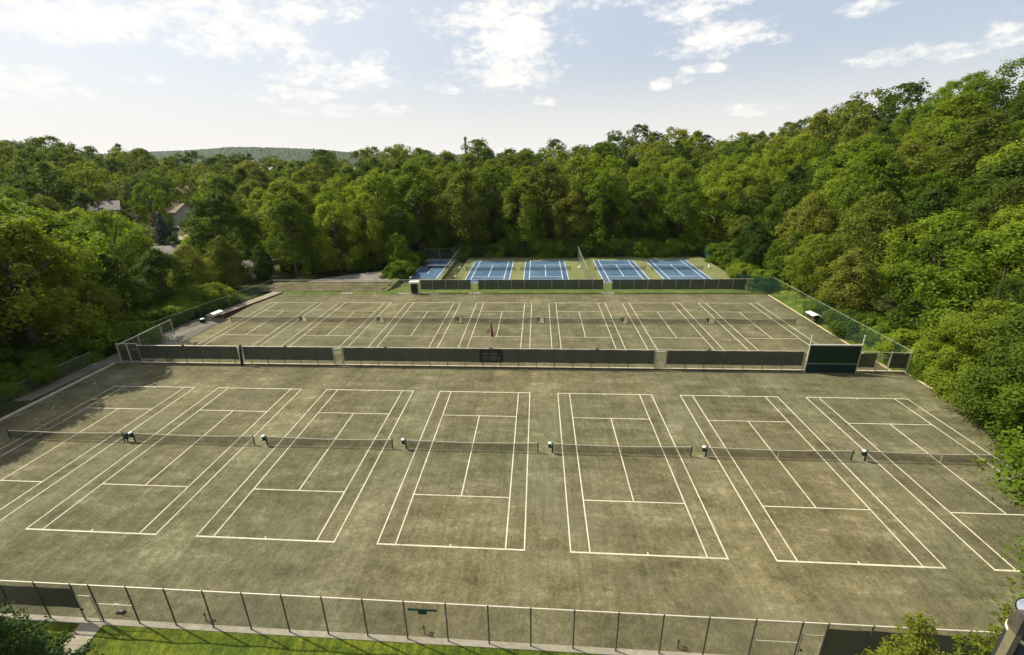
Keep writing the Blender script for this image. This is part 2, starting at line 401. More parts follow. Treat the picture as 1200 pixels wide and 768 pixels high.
# grass bank and walk in front
def bank(x, y):
    t = -18.95-y
    return .02 - .22*sstep(0, 1.2, t) - .33*max(0, t-1.0) + .05*math.sin(x*1.7+y)*min(1, t) + .04*math.sin(x*.6-y*2)*min(1, t)
grid_sheet('grass_bank', list(np.linspace(-60, 60, 200)), list(np.linspace(-36, -19.0, 36)), bank, M['grass'])
mb = MB()
for k in range(10):
    y1 = -19.07-k*1.2; y0 = y1-1.19
    z = bank(0, (y0+y1)/2)
    dx = .03*k
    n = len(mb.v)
    x0, x1 = -21.95+dx*2, -20.45+dx*2
    za, zb = bank(0, y0)+.24, bank(0, y1)+.24
    if k == 0: zb = .04
    mb.v += [(x0, y0, za), (x1, y0, za), (x1, y1, zb), (x0, y1, zb), (x0, y0, za-.5), (x1, y0, za-.5), (x1, y1, zb-.5), (x0, y1, zb-.5)]
    mb.f += [(n, n+1, n+2, n+3), (n, n+4, n+5, n+1), (n+1, n+5, n+6, n+2), (n+3, n+7, n+4, n)]
struct('walkway', mb, M['concrete'])
struct('edge_kerb', MB().box(-53, 52, -19.06, -18.68, -.4, .05), M['concrete'])
mb = MB(); mb.box(-49.9, 52.2, 18.62, 18.94, -1.5, .10); struct('retaining_kerb', mb, M['timber'])  # dark lower board: shade of the kerb's front face put into its colour
mb = MB(); mb.box(-49.9, 52.2, 18.70, 18.92, .10, .16); struct('retaining_kerb', mb, M['kerb'])

# ------------------------------------------------------------------ nets
def make_net(hard=False):
    t = thing('tennis_net', 'x', 'tennis net')
    w = 6.4; n = 16
    zt = lambda x: .914 + (1.05-.914)*(abs(x)/w)**1.5
    mb = MB()
    for i in range(n):
        x0, x1 = -w+2*w*i/n, -w+2*w*(i+1)/n
        mb.quad((x0, 0, .06), (x1, 0, .06), (x1, 0, zt(x1)-.05), (x0, 0, zt(x0)-.05))
    mb.build('net_mesh', M['net'], t)
    mb = MB()
    for i in range(n):
        x0, x1 = -w+2*w*i/n, -w+2*w*(i+1)/n
        for s_ in (-.014, .014):
            mb.quad((x0, s_, zt(x0)-.07), (x1, s_, zt(x1)-.07), (x1, s_, zt(x1)), (x0, s_, zt(x0)))
        mb.quad((x0, -.014, zt(x0)), (x1, -.014, zt(x1)), (x1, .014, zt(x1)), (x0, .014, zt(x0)))
    mb.build('net_band', M['band'], t)
    for sx in (-1, 1):
        MB().tube([(sx*w, 0, 0), (sx*w, 0, 1.09)], .055, 10).tube([(sx*w, 0, 1.09), (sx*w, 0, 1.11)], [.075, .05], 10).build('post', M['green_metal'], t)
    MB().box(-.03, .03, -.018, .018, .01, .90).build('centre_strap', M['band'], t)
    MB().tube([(w+.05, -.06, .8), (w+.05, -.12, .8), (w+.05, -.14, .92)], .025, 6).build('crank', M['black'], t)
    return t
ordn = ['first', 'second', 'third', 'fourth', 'fifth', 'sixth', 'seventh']
net0 = make_net()
k = 0
def place_net(x, y, z, label, group):
    global k
    if k == 0:
        net0.location = (x, y, z); net0['label'] = label; net0['group'] = group
    else: dup(net0, (x, y, z), 0, label=label, group=group)
    k += 1
for i, cx in enumerate(FRONT): place_net(cx, 0, 0, f'dark tennis net across the {ordn[i]} court from the left, nearer clay row', 'nets on the nearer row of clay courts')
for i, cx in enumerate(BACK): place_net(cx, YB, ZB, f'dark tennis net across the {ordn[i]} court from the left, farther clay row', 'nets on the farther row of clay courts')
for i, cx in enumerate(BLUE): place_net(cx, YT, ZT, f'tennis net across the {ordn[i]} large blue court from the left', 'nets on the blue courts')
# small side net on the shaded court
t = thing('practice_net', 'low net with a white band across the small shaded blue court left of the fence', 'net', (-20.6, 84.9, ZT-.1))
MB().box(-3.1, 3.1, -.01, .01, .05, .85).build('net_mesh', M['net'], t)
MB().box(-3.1, 3.1, -.04, .04, .85, .97).build('net_band', M['white'], t)
for sx in (-1, 1): MB().tube([(sx*3.1, 0, 0), (sx*3.1, 0, 1.0)], .05, 8).build('post', M['galv'], t)

# drink coolers mounted beside the net posts
def make_cooler():
    t = thing('drink_cooler', 'x', 'cooler')
    MB().tube([(0, 0, .66), (0, 0, .70), (0, 0, 1.0), (0, 0, 1.03)], [.12, .15, .165, .155], 14).build('barrel', M['green_metal'], t, True)
    MB().tube([(0, 0, 1.03), (0, 0, 1.06), (0, 0, 1.12), (0, 0, 1.15)], [.155, .175, .165, .08], 14).build('lid', M['white'], t, True)
    MB().box(-.14, .30, -.12, .12, .61, .655).tube([(.22, 0, 0), (.22, 0, .61)], .05, 8).build('bracket', M['green_metal'], t)
    MB().box(-.03, .03, -.21, -.16, .72, .79).build('tap', M['black'], t)
    return t
c0 = make_cooler(); first = True
for i, cx in enumerate(FRONT):
    if i == 0: continue
    lab = f'white lidded green cooler at left net post of {ordn[i]} near clay court from left'
    if first: c0.location = (cx-6.66, 0, 0); c0['label'] = lab; c0['group'] = 'coolers beside the nearer nets'; first = False
    else: dup(c0, (cx-6.66, 0, 0), label=lab, group='coolers beside the nearer nets')
t = thing('waste_bin', 'dark green bin beside the right net post of the leftmost near clay court', 'bin', (FRONT[0]+6.75, 0, 0))
MB().tube([(0, 0, .35), (0, 0, .42), (0, 0, 1.0)], [.15, .18, .21], 14).build('bin_body', M['green_metal'], t, True)
MB().tube([(0, 0, .98), (0, 0, 1.03)], [.225, .225], 14).build('rim', M['black'], t)
MB().tube([(0, 0, 0), (0, 0, .36)], .05, 8).build('stand', M['black'], t)
bin0 = t
for i, cx in enumerate(BACK[:-1]):
    dup(bin0, (cx+6.75, YB, ZB), label=f'dark green bin by right net post of the {ordn[i]} far clay court from left', group='bins beside the farther nets')

# ------------------------------------------------------------------ fences
def fence(name, label, p0, p1, posts, h, z, mesh='chain', post='galv', rail='rail', screens=(), pr=.035, rr=.03, gates=(), scr='screen', bottom=True, braces=()):
    """posts/screens/gates measured in metres along p0->p1"""
    p0 = Vector((*p0, 0)); p1 = Vector((*p1, 0)); L = (p1-p0).length; d = (p1-p0)/L
    t = thing(name, label, 'fence', (p0.x, p0.y, z), math.atan2(d.y, d.x))
    MB().quad((0, 0, .03), (L, 0, .03), (L, 0, h-.01), (0, 0, h-.01)).build('chain_link_mesh', M[mesh], t)
    MB().tube([(0, 0, h), (L, 0, h)], rr, 8).build('top_rail', M[rail], t)
    pm = MB().tube([(0, 0, 0), (0, 0, h+.01)], pr, 8).tube([(0, 0, h+.01), (0, 0, h+.07)], [pr*1.25, pr*.5], 8).mesh('post', M[post])
    for s_ in posts:
        o = link('post', pm, t); o.location = (s_, 0, 0)
    for s_ in screens:
        a, b, z0, z1 = s_
        n = max(1, int((b-a)/2.45)); mb = MB()
        for i in range(n):
            xa, xb = a+(b-a)*i/n, a+(b-a)*(i+1)/n
            sg = .05*math.sin(i*2.3+a); xm = (xa+xb)/2
            mb.quad((xa, .06, z0), (xm, .08, z0+.03+sg*.4), (xm, .06, z1-.04-abs(sg)*.5), (xa, .06, z1))
            mb.quad((xm, .08, z0+.03+sg*.4), (xb, .06, z0), (xb, .06, z1), (xm, .06, z1-.04-abs(sg)*.5))
        mb.build('windscreen', M[scr], t)
    for a, b in gates:
        g = MB().tube([(a+.06, -.05, .1), (a+.06, -.05, h*.72)], .028, 8).tube([(b-.06, -.05, .1), (b-.06, -.05, h*.72)], .028, 8).tube([(a+.06, -.05, h*.72), (b-.06, -.05, h*.72)], .028, 8).tube([(a+.06, -.05, .1), (b-.06, -.05, .1)], .028, 8).build('gate', M['galv'], t)
        MB().box(a+.10, a+.22, -.10, -.06, 1.0, 1.12).build('latch', M['black'], g)
    for a, b, zz in braces: MB().tube([(a, -.02, zz), (b, -.02, zz)], .022, 6).build('brace', M['rail'], t)
    return t
# near fence
x0, x1 = -53.0, 52.2
np_ = [-21.8, -20.6] + [-18.2+2.42*i for i in range(14)] + [15.66, 18.1, 20.5, 21.8, 24.05, 26.4, 28.8]
np_ += [28.8+2.44*i for i in range(1, 10)] + [-24.2-2.42*i for i in range(0, 12)]
near = fence('chain_link_fence', 'tall near chain link fence on a kerb between clay courts and grass bank', (x0, -18.83), (x1, -18.83), [p-x0 for p in sorted(np_)], 3.05, 0, post='dpost', pr=.045, rr=.036,
      screens=[(0.1, -21.85-x0, .95, 2.62), (21.85-x0, x1-x0-.2, .42, 2.62)], gates=[(-21.75-x0, -20.65-x0), (20.55-x0, 21.75-x0)], braces=[(-20.6-x0, -18.2-x0, 1.55), (18.1-x0, 20.5-x0, 1.55)])
# middle fence (runs from left gate to the right corner)
mx0, mx1 = -49.9, 52.2
mposts = [-49.9, -47.9] + [-45.4+2.39*i for i in range(10)] + [-21.5, -20.2] + [-17.75+2.39*i for i in range(16)] + [21.5, 22.9] + [25.3+2.42*i for i in range(6)] + [39.9, 46.3, 48.6, 50.0, 52.2]
# the practice wall stands in the gap between 40.0 and 46.2
fence('chain_link_fence', 'long middle fence with dark windscreens dividing the two rows of clay courts', (mx0, 18.82), (40.0, 18.82), [p-mx0 for p in mposts if p < 40.05], 2.62, .1, pr=.04, rr=.05, mesh='chain_far', post='dpost',
      screens=[(.1, -35.2-mx0, .58, 2.55), (-34.4-mx0, -21.6-mx0, .58, 2.55), (-20.1-mx0, 21.4-mx0, .58, 2.55), (23-mx0, 39.8-mx0, .58, 2.55)], gates=[(-21.4-mx0, -20.3-mx0), (21.6-mx0, 22.8-mx0)])
fence('chain_link_fence', 'short fence with two dark screen panels and a gate, right of the practice wall', (46.3, 18.7), (52.2, 18.6), [0, 2.2, 3.7, 5.9], 2.65, .1, mesh='chain_far', pr=.05,
      screens=[(.1, 2.1, .5, 2.45), (3.8, 5.8, .5, 2.45)], gates=[(2.3, 3.6)])
# dark leaning rolled windscreen at the middle fence
t = thing('rolled_windscreen', 'dark green rolled windscreen standing upright against the middle fence near its left end', 'windscreen', (-34.6, 18.45, 0))
MB().tube([(-.05, 0, 0), (0, .1, 1.4), (.08, .24, 2.95)], [.20, .18, .20], 10).build('roll', M['green_metal'], t, True)
MB().tube([(-.02, .06, .8), (-.01, .07, .88)], .20, 10).tube([(.05, .18, 2.2), (.055, .19, 2.28)], .205, 10).build('strap', M['black'], t)
# left enclosure
fence('gate_frame_fence', 'pale pipe frame with two small dark gates at the left end of the middle fence', (-53.1, 19.0), (-49.95, 19.0), [0, 1.5, 3.1], 2.9, .0, mesh='chain_far', pr=.07, rr=.05, screens=[(.15, 1.4, .25, 1.9), (1.65, 2.95, .25, 1.9)])
fence('chain_link_fence', 'short pale pipe fence running back from the left gate beside the path', (-53.1, 19.0), (-53.6, 30.0), [0, 3.9, 8.5, 11.0], 2.7, -.1, mesh='chain_far', pr=.07, rr=.06, post='galv')
fence('chain_link_fence', 'thin green chain link fence between the left path and the shaded woods', (-57.6, -19), (-57.4, 19), [3.2*i for i in range(12)], 1.9, -.3, mesh='chain_far', post='green_metal', rail='galv', rr=.022, pr=.028)
fence('chain_link_fence', 'dark green fence climbing along the back left gravel terrace', (-57.2, 30), (-51.6, 58.2), [3.1*i for i in range(9)], 2.6, -.6, mesh='chain_dark', post='green_metal', rail='galv', rr=.02, pr=.03)
# far fence
fx0, fx1 = -51.0, 53.0
fence('chain_link_fence', 'far fence behind the farther clay courts, bare mesh left and dark windscreens right', (fx0, 57.0), (fx1, 57.0), [0, 4.0, 8.0] + [-38.6-fx0, -35.5-fx0, -34.2-fx0, -31.2-fx0, -28.1-fx0, -25-fx0, -22-fx0, -18.8-fx0] + [-18.8+2.8*i-fx0 for i in range(1, 26)], 2.95, ZB, mesh='chain_far', rr=.03,
      screens=[(-18.6-fx0, -7.8-fx0, .75, 2.9), (-6.2-fx0, 19.8-fx0, .75, 2.9), (21.6-fx0, 48-fx0, .75, 2.9)], gates=[(-35.4-fx0, -34.3-fx0), (-7.6-fx0, -6.4-fx0), (20-fx0, 21.4-fx0)], scr='screen_dark')
# right green fence
fence('chain_link_fence', 'green chain link fence along the right edge of the farther clay courts', (52.5, 18.7), (52.6, 55.5), [3.07*i for i in range(13)], 3.6, ZB, mesh='chain_green', post='green_metal', rail='galv', rr=.022, pr=.03)
fence('corner_fence', 'dark green screened fence turning the far right corner of the clay courts', (46.6, 58.4), (52.6, 55.5), [0, 3.3, 6.6], 3.6, ZB, mesh='chain_green', post='green_metal', rail='green_metal', screens=[(.1, 6.5, .3, 3.4)], scr='screen_green')
# blue court fences
fence('chain_link_fence', 'tall fence between the small shaded blue court and the large blue courts', (-15.9, 68), (-15.9, 99), [3.1*i for i in range(11)], 3.6, ZT, mesh='chain_far', post='dpost', rail='galv')
fence('chain_link_fence', 'dividing fence between the left pair and the right pair of blue courts', (17.75, 69), (17.75, 98.8), [3.0*i for i in range(11)], 3.3, ZT, mesh='chain_far', post='galv')
fence('chain_link_fence', 'dark green fence behind the blue courts at the foot of the trees', (-15.9, 99), (52.5, 98.4), [3.4*i for i in range(21)], 3.4, ZT, mesh='chain_dark', post='green_metal', rail='green_metal')
fence('chain_link_fence', 'green fence at the right hand side of the blue courts by the bushes', (52.6, 98.4), (53.0, 92), [0, 3.2, 6.4], 3.2, ZT, mesh='chain_green', post='green_metal', rail='galv', screens=[(.1, 6.2, .3, 3.0)], scr='screen_green')
fence('chain_link_fence', 'fence at the back of the small shaded blue court with pale end posts', (-27, 97.4), (-18.2, 97.4), [0, 4.4, 8.8], 2.8, ZT, mesh='chain_green', post='galv', rail='galv', screens=[(.1, 8.7, .2, 1.9)])

# pale paddings at the far gates (lit concrete pads)
for gx in (-7, 20.7, -34.8): struct('gate_pad', MB().box(gx-1.3, gx+1.3, 56.05, 57.3, ZB-.2, ZB+.09), M['concrete'])
struct('gate_pad', MB().box(-23.4, -14.5, 56.1, 56.8, ZB-.2, ZB+.085), M['concrete'])

# ------------------------------------------------------------------ practice wall
t = thing('practice_wall', 'tall dark green practice wall with a pale stripe and white top edge', 'practice wall', (43.1, 18.45, 0))
MB().box(-3.0, 3.0, -.05, .05, 1.27, 3.66).build('board', M['board'], t)
lo = MB().box(-3.0, 3.0, -.05, .05, .02, 1.19).build('lower_board', M['boardlow'], t)
MB().box(-3.0, 3.0, -.065, .065, 1.19, 1.27).build('stripe', M['stripe'], t)
MB().box(-3.12, 3.12, -.09, .09, 3.66, 3.80).build('top_beam', M['offwhite'], t)
for sx in (-1, 1): MB().tube([(sx*3.07, 0, 0), (sx*3.07, 0, 5.05)], .07, 10).build('pole', M['offwhite'], t)
MB().tube([(-3.07, 0, 4.85), (-1, 0, 4.70), (1, 0, 4.70), (3.07, 0, 4.85)], .018, 6).build('wire', M['dpost'], t)
MB().quad((-3.05, .02, 3.8), (3.05, .02, 3.8), (3.05, .02, 4.8), (-3.05, .02, 4.8)).build('ball_net', see_through('ball_net_cord', (.10, .09, .07), .12), t)
for sx in (-2, 0, 2): MB().tube([(sx, .06, 3.2), (sx, 1.3, 0.0)], .05, 8).build('stay', M['timber'], t)

# ------------------------------------------------------------------ flag, banner, court plates
t = thing('flagpole', 'slim pale pole with a furled dark red flag above the middle fence banner', 'flagpole', (.12, 18.95, -.1))
MB().tube([(0, 0, 0), (0, 0, 6.7)], [.035, .022], 8).build('pole', M['rail'], t)
mb = MB()
pts = [(0, 6.45), (.10, 6.1), (.22, 5.5), (.34, 4.9), (.36, 4.45)]
for i in range(len(pts)-1):
    (a, za), (b, zb) = pts[i], pts[i+1]
    for yy in (-.05, .06): mb.quad((.02+a*.3, yy*.5, za), (a+.10, yy, za), (b+.12, yy*.8, zb), (.02+b*.4, yy*.4, zb))
mb.build('flag', M['red'], t)
mb = MB(); mb.quad((-.02, 0, 5.7), (-.02, 0, 5.0), (-.55, .12, 4.85), (-.4, .1, 5.35)); mb.build('flag_corner', simple('pale_red_cloth', (.45, .2, .17), .8), t)
t = thing('fence_banner', 'dark banner with faded pale emblem and two rows of lettering on the middle fence', 'banner', (.1, 18.76, 0))
MB().box(-1.45, 1.6, -.012, 0, .72, 2.55).build('cloth', M['screen'], t)
mb = MB(); r_ = random.Random(4)
x = -1.12
for w_ in (.17, .15, .15, .17, 0, .10, .18, .17, .15, .19):
    if w_: mb.box(x, x+w_-.05, -.028, -.016, 1.84, 2.10)
    x += .2
mb.build('upper_lettering', M['skin_lettering'], t)
mb = MB(); x = -.22
for i in range(9): mb.box(x, x+.115, -.028, -.016, 1.34, 1.56); x += .165
x = -.22
for i in range(9): mb.box(x, x+.10, -.028, -.016, 1.06, 1.2); x += .165
mb.build('lower_lettering', M['skin_lettering'], t)
mb = MB()
for i in range(20):
    a, b = 2*math.pi*i/20, 2*math.pi*(i+1)/20
    mb.quad((-.75+.33*math.cos(a), -.03, 1.32+.33*math.sin(a)), (-.75+.33*math.cos(b), -.03, 1.32+.33*math.sin(b)), (-.75+.2*math.cos(b), -.03, 1.32+.2*math.sin(b)), (-.75+.2*math.cos(a), -.03, 1.32+.2*math.sin(a)))
mb.build('emblem', M['skin_lettering'], t)
pl0 = None
near_w = ['leftmost', 'second from left', 'third from left', 'above the banner', 'second from right', 'rightmost']
for i, cx in enumerate((-42.9, -28.1, -14.05, .15, 14.05, 28.1)):
    lab = f'small dark court plate on the middle fence rail, {near_w[i]} of six'
    if pl0 is None:
        pl0 = thing('court_plate', lab, 'sign', (cx, 18.75, 2.66), group='court plates on the middle fence')
        MB().box(-.19, .19, -.02, .02, -.12, .22).build('plate', M['dpost'], pl0)
        MB().box(-.03, .03, .02, .05, -.15, .15).build('clamp', M['galv'], pl0)
    else: dup(pl0, (cx, 18.75, 2.66), label=lab)
t = thing('hanging_sign', 'dark green bar with a small square plate fixed near the top of the near fence', 'sign', (-.17, -18.90, 0))
MB().box(-.85, .85, -.03, .03, 2.50, 2.62).build('bar', M['green_metal'], t)
MB().box(-.25, .25, -.045, -.032, 2.26, 2.58).build('plate', M['green_metal'], t)
sp0 = None
for i, (cx, cy, lab) in enumerate(((-.35, -18.45, 'small dark water spigot inside the near fence under the hanging sign'), (-14.1, -18.45, 'small dark water spigot inside the near fence at the left part of the grass bank'), (14.4, -18.45, 'small dark water spigot inside the near fence, right of centre'))):
    if sp0 is None:
        sp0 = thing('water_spigot', lab, 'spigot', (cx, cy, 0), group='water spigots along the near fence')
        MB().tube([(0, 0, 0), (0, 0, .55)], .03, 8).build('pipe', M['black'], sp0)
        MB().tube([(0, 0, .55), (0, 0, .72)], [.06, .05], 8).build('valve', M['black'], sp0)
        MB().tube([(.25, 0, .03), (.45, -.05, .03), (.5, .1, .04), (.3, .1, .05)], .05, 6).build('hose_end', M['bark'], sp0)
    else: dup(sp0, (cx, cy, 0), label=lab)
t = thing('shoe_brush', 'dark shoe brush stand just inside the near left gate', 'shoe brush', (-20.0, -18.2, 0))
MB().box(-.3, .25, -.12, .12, .0, .10).build('base', M['black'], t)
MB().box(-.22, .18, -.09, .09, .10, .20).build('bristles', M['dpost'], t)
MB().tube([(-.25, 0, .1), (-.25, 0, .75), (.1, 0, .75)], .02, 6).build('handle', M['galv'], t)

# ------------------------------------------------------------------ white benches / cabinet
def canopy_bench(loc, rz, label):
    t = thing('covered_bench', label, 'bench', loc, rz)
    for sx in (-1, 1):
        for sy in (-.55, .55): MB().tube([(sx*.95, sy, 0), (sx*.95, sy, 1.55)], .03, 6).build('leg', M['galv'], t)
    MB().box(-.9, .9, -.35, .05, .42, .48).build('seat', M['timber'], t)
    MB().box(-.9, .9, .06, .11, .5, .9).build('backrest', M['timber'], t)
    mb = MB(); mb.quad((-1.15, -.75, 1.45), (1.15, -.75, 1.45), (1.15, 0, 1.72), (-1.15, 0, 1.72)).quad((-1.15, 0, 1.72), (1.15, 0, 1.72), (1.15, .75, 1.5), (-1.15, .75, 1.5)).quad((-1.15, -.75, 1.28), (1.15, -.75, 1.28), (1.15, -.75, 1.45), (-1.15, -.75, 1.45))
    mb.build('canopy', M['white'], t)
    return t
canopy_bench((52.0, 39.4, ZB), R(90), 'bench under a white canopy at the right edge of the farther clay courts')
canopy_bench((-52.6, 39.2, ZB), R(-100), 'bench under a white canopy at the left edge of the farther clay courts')
t = thing('roller_bin', 'black wheeled bin with white lid beside the left canopy bench', 'bin', (-53.9, 37.3, ZB))
mb = MB(); mb.tube([(0, 0, .1), (0, 0, .95)], [.38, .46], 4); mb.build('body', M['black'], t)
MB().tube([(0, 0, .95), (0, 0, 1.06)], [.40, .25], 8).build('lid', M['white'], t)
for sy in (-.3, .3): MB().tube([(-.35, sy-.04, .12), (-.35, sy+.04, .12)], .12, 10).build('wheel', M['black'], t)
t = thing('white_cabinet', 'white topped equipment cabinet on legs at the far fence beside the car park', 'cabinet', (-19.8, 56.6, ZB))
MB().box(-.75, .75, -.35, .35, .25, 2.1).build('body', M['black'], t)
MB().box(-1.0, 1.0, -.6, .6, 2.5, 2.72).build('top', M['white'], t)
for sx in (-.85, .85):
    for sy in (-.4, .4): MB().tube([(sx, sy, 0), (sx, sy, 2.5)], .04, 6).build('leg', M['white'], t)
def chair(loc, rz, label):
    t = thing('court_chair', label, 'chair', loc, rz)
    MB().box(-.28, .28, -.25, .25, .42, .47).build('seat', M['white'], t)
    MB().box(-.28, .28, .22, .27, .5, 1.0).build('backrest', M['white'], t)
    for sx in (-.25, .25):
        for sy in (-.22, .22): MB().tube([(sx, sy, 0), (sx, sy, .42)], .025, 6).build('leg', M['white'], t)
chair((17.0, 83.6, ZT), R(-90), 'white chair beside the dividing fence of the blue courts')
chair((-14.6, 84.0, ZT), R(-90), 'white chair beside the tall fence left of the blue courts')
chair((-14.2, 74.5, ZT), R(-90), 'white chair near the front of the blue courts by the tall fence')
chair((50.0, 83.0, ZT), R(90), 'pale chair at the right side of the blue courts by the bushes')

# ------------------------------------------------------------------ foreground lamp pole
t = thing('floodlight_pole', 'bronze pole with a domed chrome cap very close at the lower right corner', 'pole', (9.52, -35.37, 0))
MB().tube([(0, 0, -8), (0, 0, 23.76)], .112, 40).build('pole', M['black'], t, True)
MB().tube([(0, 0, 23.76), (0, 0, 23.785)], .118, 40).build('collar', M['rail'], t, True)
MB().tube([(0, 0, 23.785), (0, 0, 23.93)], .114, 40).build('sleeve', M['bronze'], t, True)
prof = [(23.93, .116), (23.94, .128), (23.96, .126), (23.985, .112), (24.005, .085), (24.02, .05), (24.025, .01)]
MB().tube([(0, 0, a) for a, b in prof], [b for a, b in prof], 40).build('cap', M['chrome'], t, True)
MB().box(-.160, -.118, -.055, -.005, -8, 23.84).build('cable_duct', M['duct'], t)
MB().box(-.163, -.115, -.058, -.002, 23.84, 24.0).build('duct_top', M['duct_dark'], t)


# ------------------------------------------------------------------ trees
def leaf_mesh(name, C, N, S, mat, rs, elong=1.35, droop=0):
    n = len(C)
    N = N/np.linalg.norm(N, axis=1, keepdims=True)
    T = rs.normal(size=(n, 3)); T -= (T*N).sum(1, keepdims=True)*N; T /= np.linalg.norm(T, axis=1, keepdims=True)
    B = np.cross(N, T)
    S = S[:, None]
    bend = N*S*.18
    v = np.stack([C+T*S*elong*.5, C+B*S*.42+bend, C-T*S*elong*.5, C-B*S*.42+bend], 1).reshape(-1, 3)
    me = bpy.data.meshes.new(name)
    me.vertices.add(4*n); me.loops.add(4*n); me.polygons.add(n)
    me.vertices.foreach_set('co', v.astype(np.float32).ravel())
    me.loops.foreach_set('vertex_index', np.arange(4*n, dtype=np.int32))
    me.polygons.foreach_set('loop_start', np.arange(0, 4*n, 4, dtype=np.int32))
    me.polygons.foreach_set('loop_total', np.full(n, 4, dtype=np.int32))
    me.materials.append(mat); me.update(calc_edges=True)
    return me
def unit(rs, n):
    d = rs.normal(size=(n, 3)); return d/np.linalg.norm(d, axis=1, keepdims=True)
def crown_points(rs, rad, h0, h1, nl, per, lobe=(.26, .44), leaf=.4, shape='round'):
    """lobed crown between heights h0..h1 and radius rad; returns leaf centres, normals, sizes and lobe centres"""
    lob = []
    tries = 0
    while len(lob) < nl and tries < 4000:
        tries += 1
        t = rs.random()**.8
        z = h0 + (h1-h0)*t
        if shape == 'round': env = math.sqrt(max(.02, 1-(2*t-.85)**2/1.35)) 
        elif shape == 'tall': env = (math.sin(math.pi*min(1, t*.93+.1)))**.6*.8
        elif shape == 'spread': env = math.sin(math.pi*min(1, .28+t*.62))**.5
        a = rs.random()*2*math.pi; rr = rad*env*(.35+.65*math.sqrt(rs.random()))*(.82+.36*rs.random())
        r = rad*rs.uniform(*lobe)*(1-.35*t)
        c = np.array([rr*math.cos(a), rr*math.sin(a), z])
        lob.append((c, r))
    ctr = np.array([0, 0, h0+(h1-h0)*.42])
    Cs, Ns, Ss = [], [], []
    for c, r in lob:
        out = (c-ctr)*np.array([1, 1, .9]); dist = np.linalg.norm(out)+1e-6; out = out/dist
        ns = 9
        subs = unit(rs, ns*3); keep = (subs@out + subs[:, 2]*.5) > -.35
        subs = subs[keep][:ns]
        for sd in subs:
            sc_ = c + sd*r*.72*np.array([1, 1, 1.15]); sr = r*rs.uniform(.3, .66)
            m = max(4, int(per*rs.uniform(.6, 1.3)*(sr*sr)/(rad*rad*.03)))
            d = unit(rs, m)
            flip = (d@out*.6 + d[:, 2]*.5 + d@sd*.3) < -.55
            d[flip] *= -1
            p = sc_ + d*sr*rs.uniform(.4, 1.5, size=(m, 1))*np.array([1, 1, 1.05])
            nn = d*.8 + sd*.25 + out*.15 + np.array([0, 0, .3]) + rs.normal(size=(m, 3))*.5
            Cs.append(p); Ns.append(nn); Ss.append(leaf*rs.uniform(.6, 1.4, m))
    return np.vstack(Cs), np.vstack(Ns), np.concatenate(Ss), lob
def trunk_mesh(name, rs, h0, h1, rad, lob, mat, r0=.3):
    mb = MB()
    top = h0+(h1-h0)*.75
    pts = [(0, 0, -1.2), (.05, 0, .0), (.1*rs.normal(), .1*rs.normal(), h0*.6), (.25*rs.normal(), .25*rs.normal(), h0+(h1-h0)*.3), (.3*rs.normal(), .3*rs.normal(), top)]
    mb.tube(pts, [r0*1.35, r0*1.1, r0*.85, r0*.55, r0*.15], 9)
    for c, r in lob[::max(1, len(lob)//9)][:9]:
        zs = max(h0*.55, min(c[2]-rad*.5, top*.85)); s = Vector((0, 0, zs)); e = Vector(c)
        mid = s.lerp(e, .5)+Vector((0, 0, -.06*(e-s).length))
        mb.tube([s, mid, e], [r0*.4, r0*.25, r0*.06], 6)
    return mb.mesh(name, mat)
PROT = {}
def proto(key, seed, rad, h0, h1, nl, per, leaf, mat, shape='round', lobe=(.20, .36), bark='bark'):
    rs = np.random.default_rng(seed)
    C, N, S, lob = crown_points(rs, rad, h0, h1, nl, per, lobe, leaf, shape)
    PROT[key] = dict(crown=leaf_mesh('crown', C, N, S, M[mat], rs), trunk=trunk_mesh('trunk', rs, h0, h1, rad, lob, M[bark], .028*h1), rad=rad, h=h1, n=len(C))
mats4 = ['leafA', 'leafB', 'leafD', 'leafC', 'leafD', 'leafB', 'leafA', 'leafC']
# mid-distance trees: 18 m tall
for i in range(8):
    proto(f'm{i}', 100+i, 5.2+.5*(i % 3), 1.2+(i % 2), 18, 78+5*(i % 4), 50, .30, mats4[i], ['round', 'tall', 'round', 'tall'][i % 4])
# close trees (finer leaves)
for i in range(4):
    proto(f'n{i}', 200+i, 5.5, .8, 16, 84, 120, .19, ['leafA', 'leafA', 'leafB', 'leafC'][i], ['round', 'spread', 'round', 'tall'][i])
proto('nh', 222, 6.0, 2.5, 16, 90, 170, .16, 'leafD', 'round')
# far trees, coarse
for i in range(5):
    proto(f'f{i}', 300+i, 6.0, 1.0, 17, 60, 15, .50, ['leafA', 'leafB', 'leafC', 'leafA', 'leafB'][i], ['round', 'spread', 'round', 'tall', 'round'][i])
# shrubs
for i in range(3):
    proto(f's{i}', 400+i, 2.4, .0, 3.2, 30, 110, .16, ['leafD', 'leafA', 'leafD'][i], 'spread', (.3, .5))
print('leaves', {k_: v['n'] for k_, v in PROT.items()})

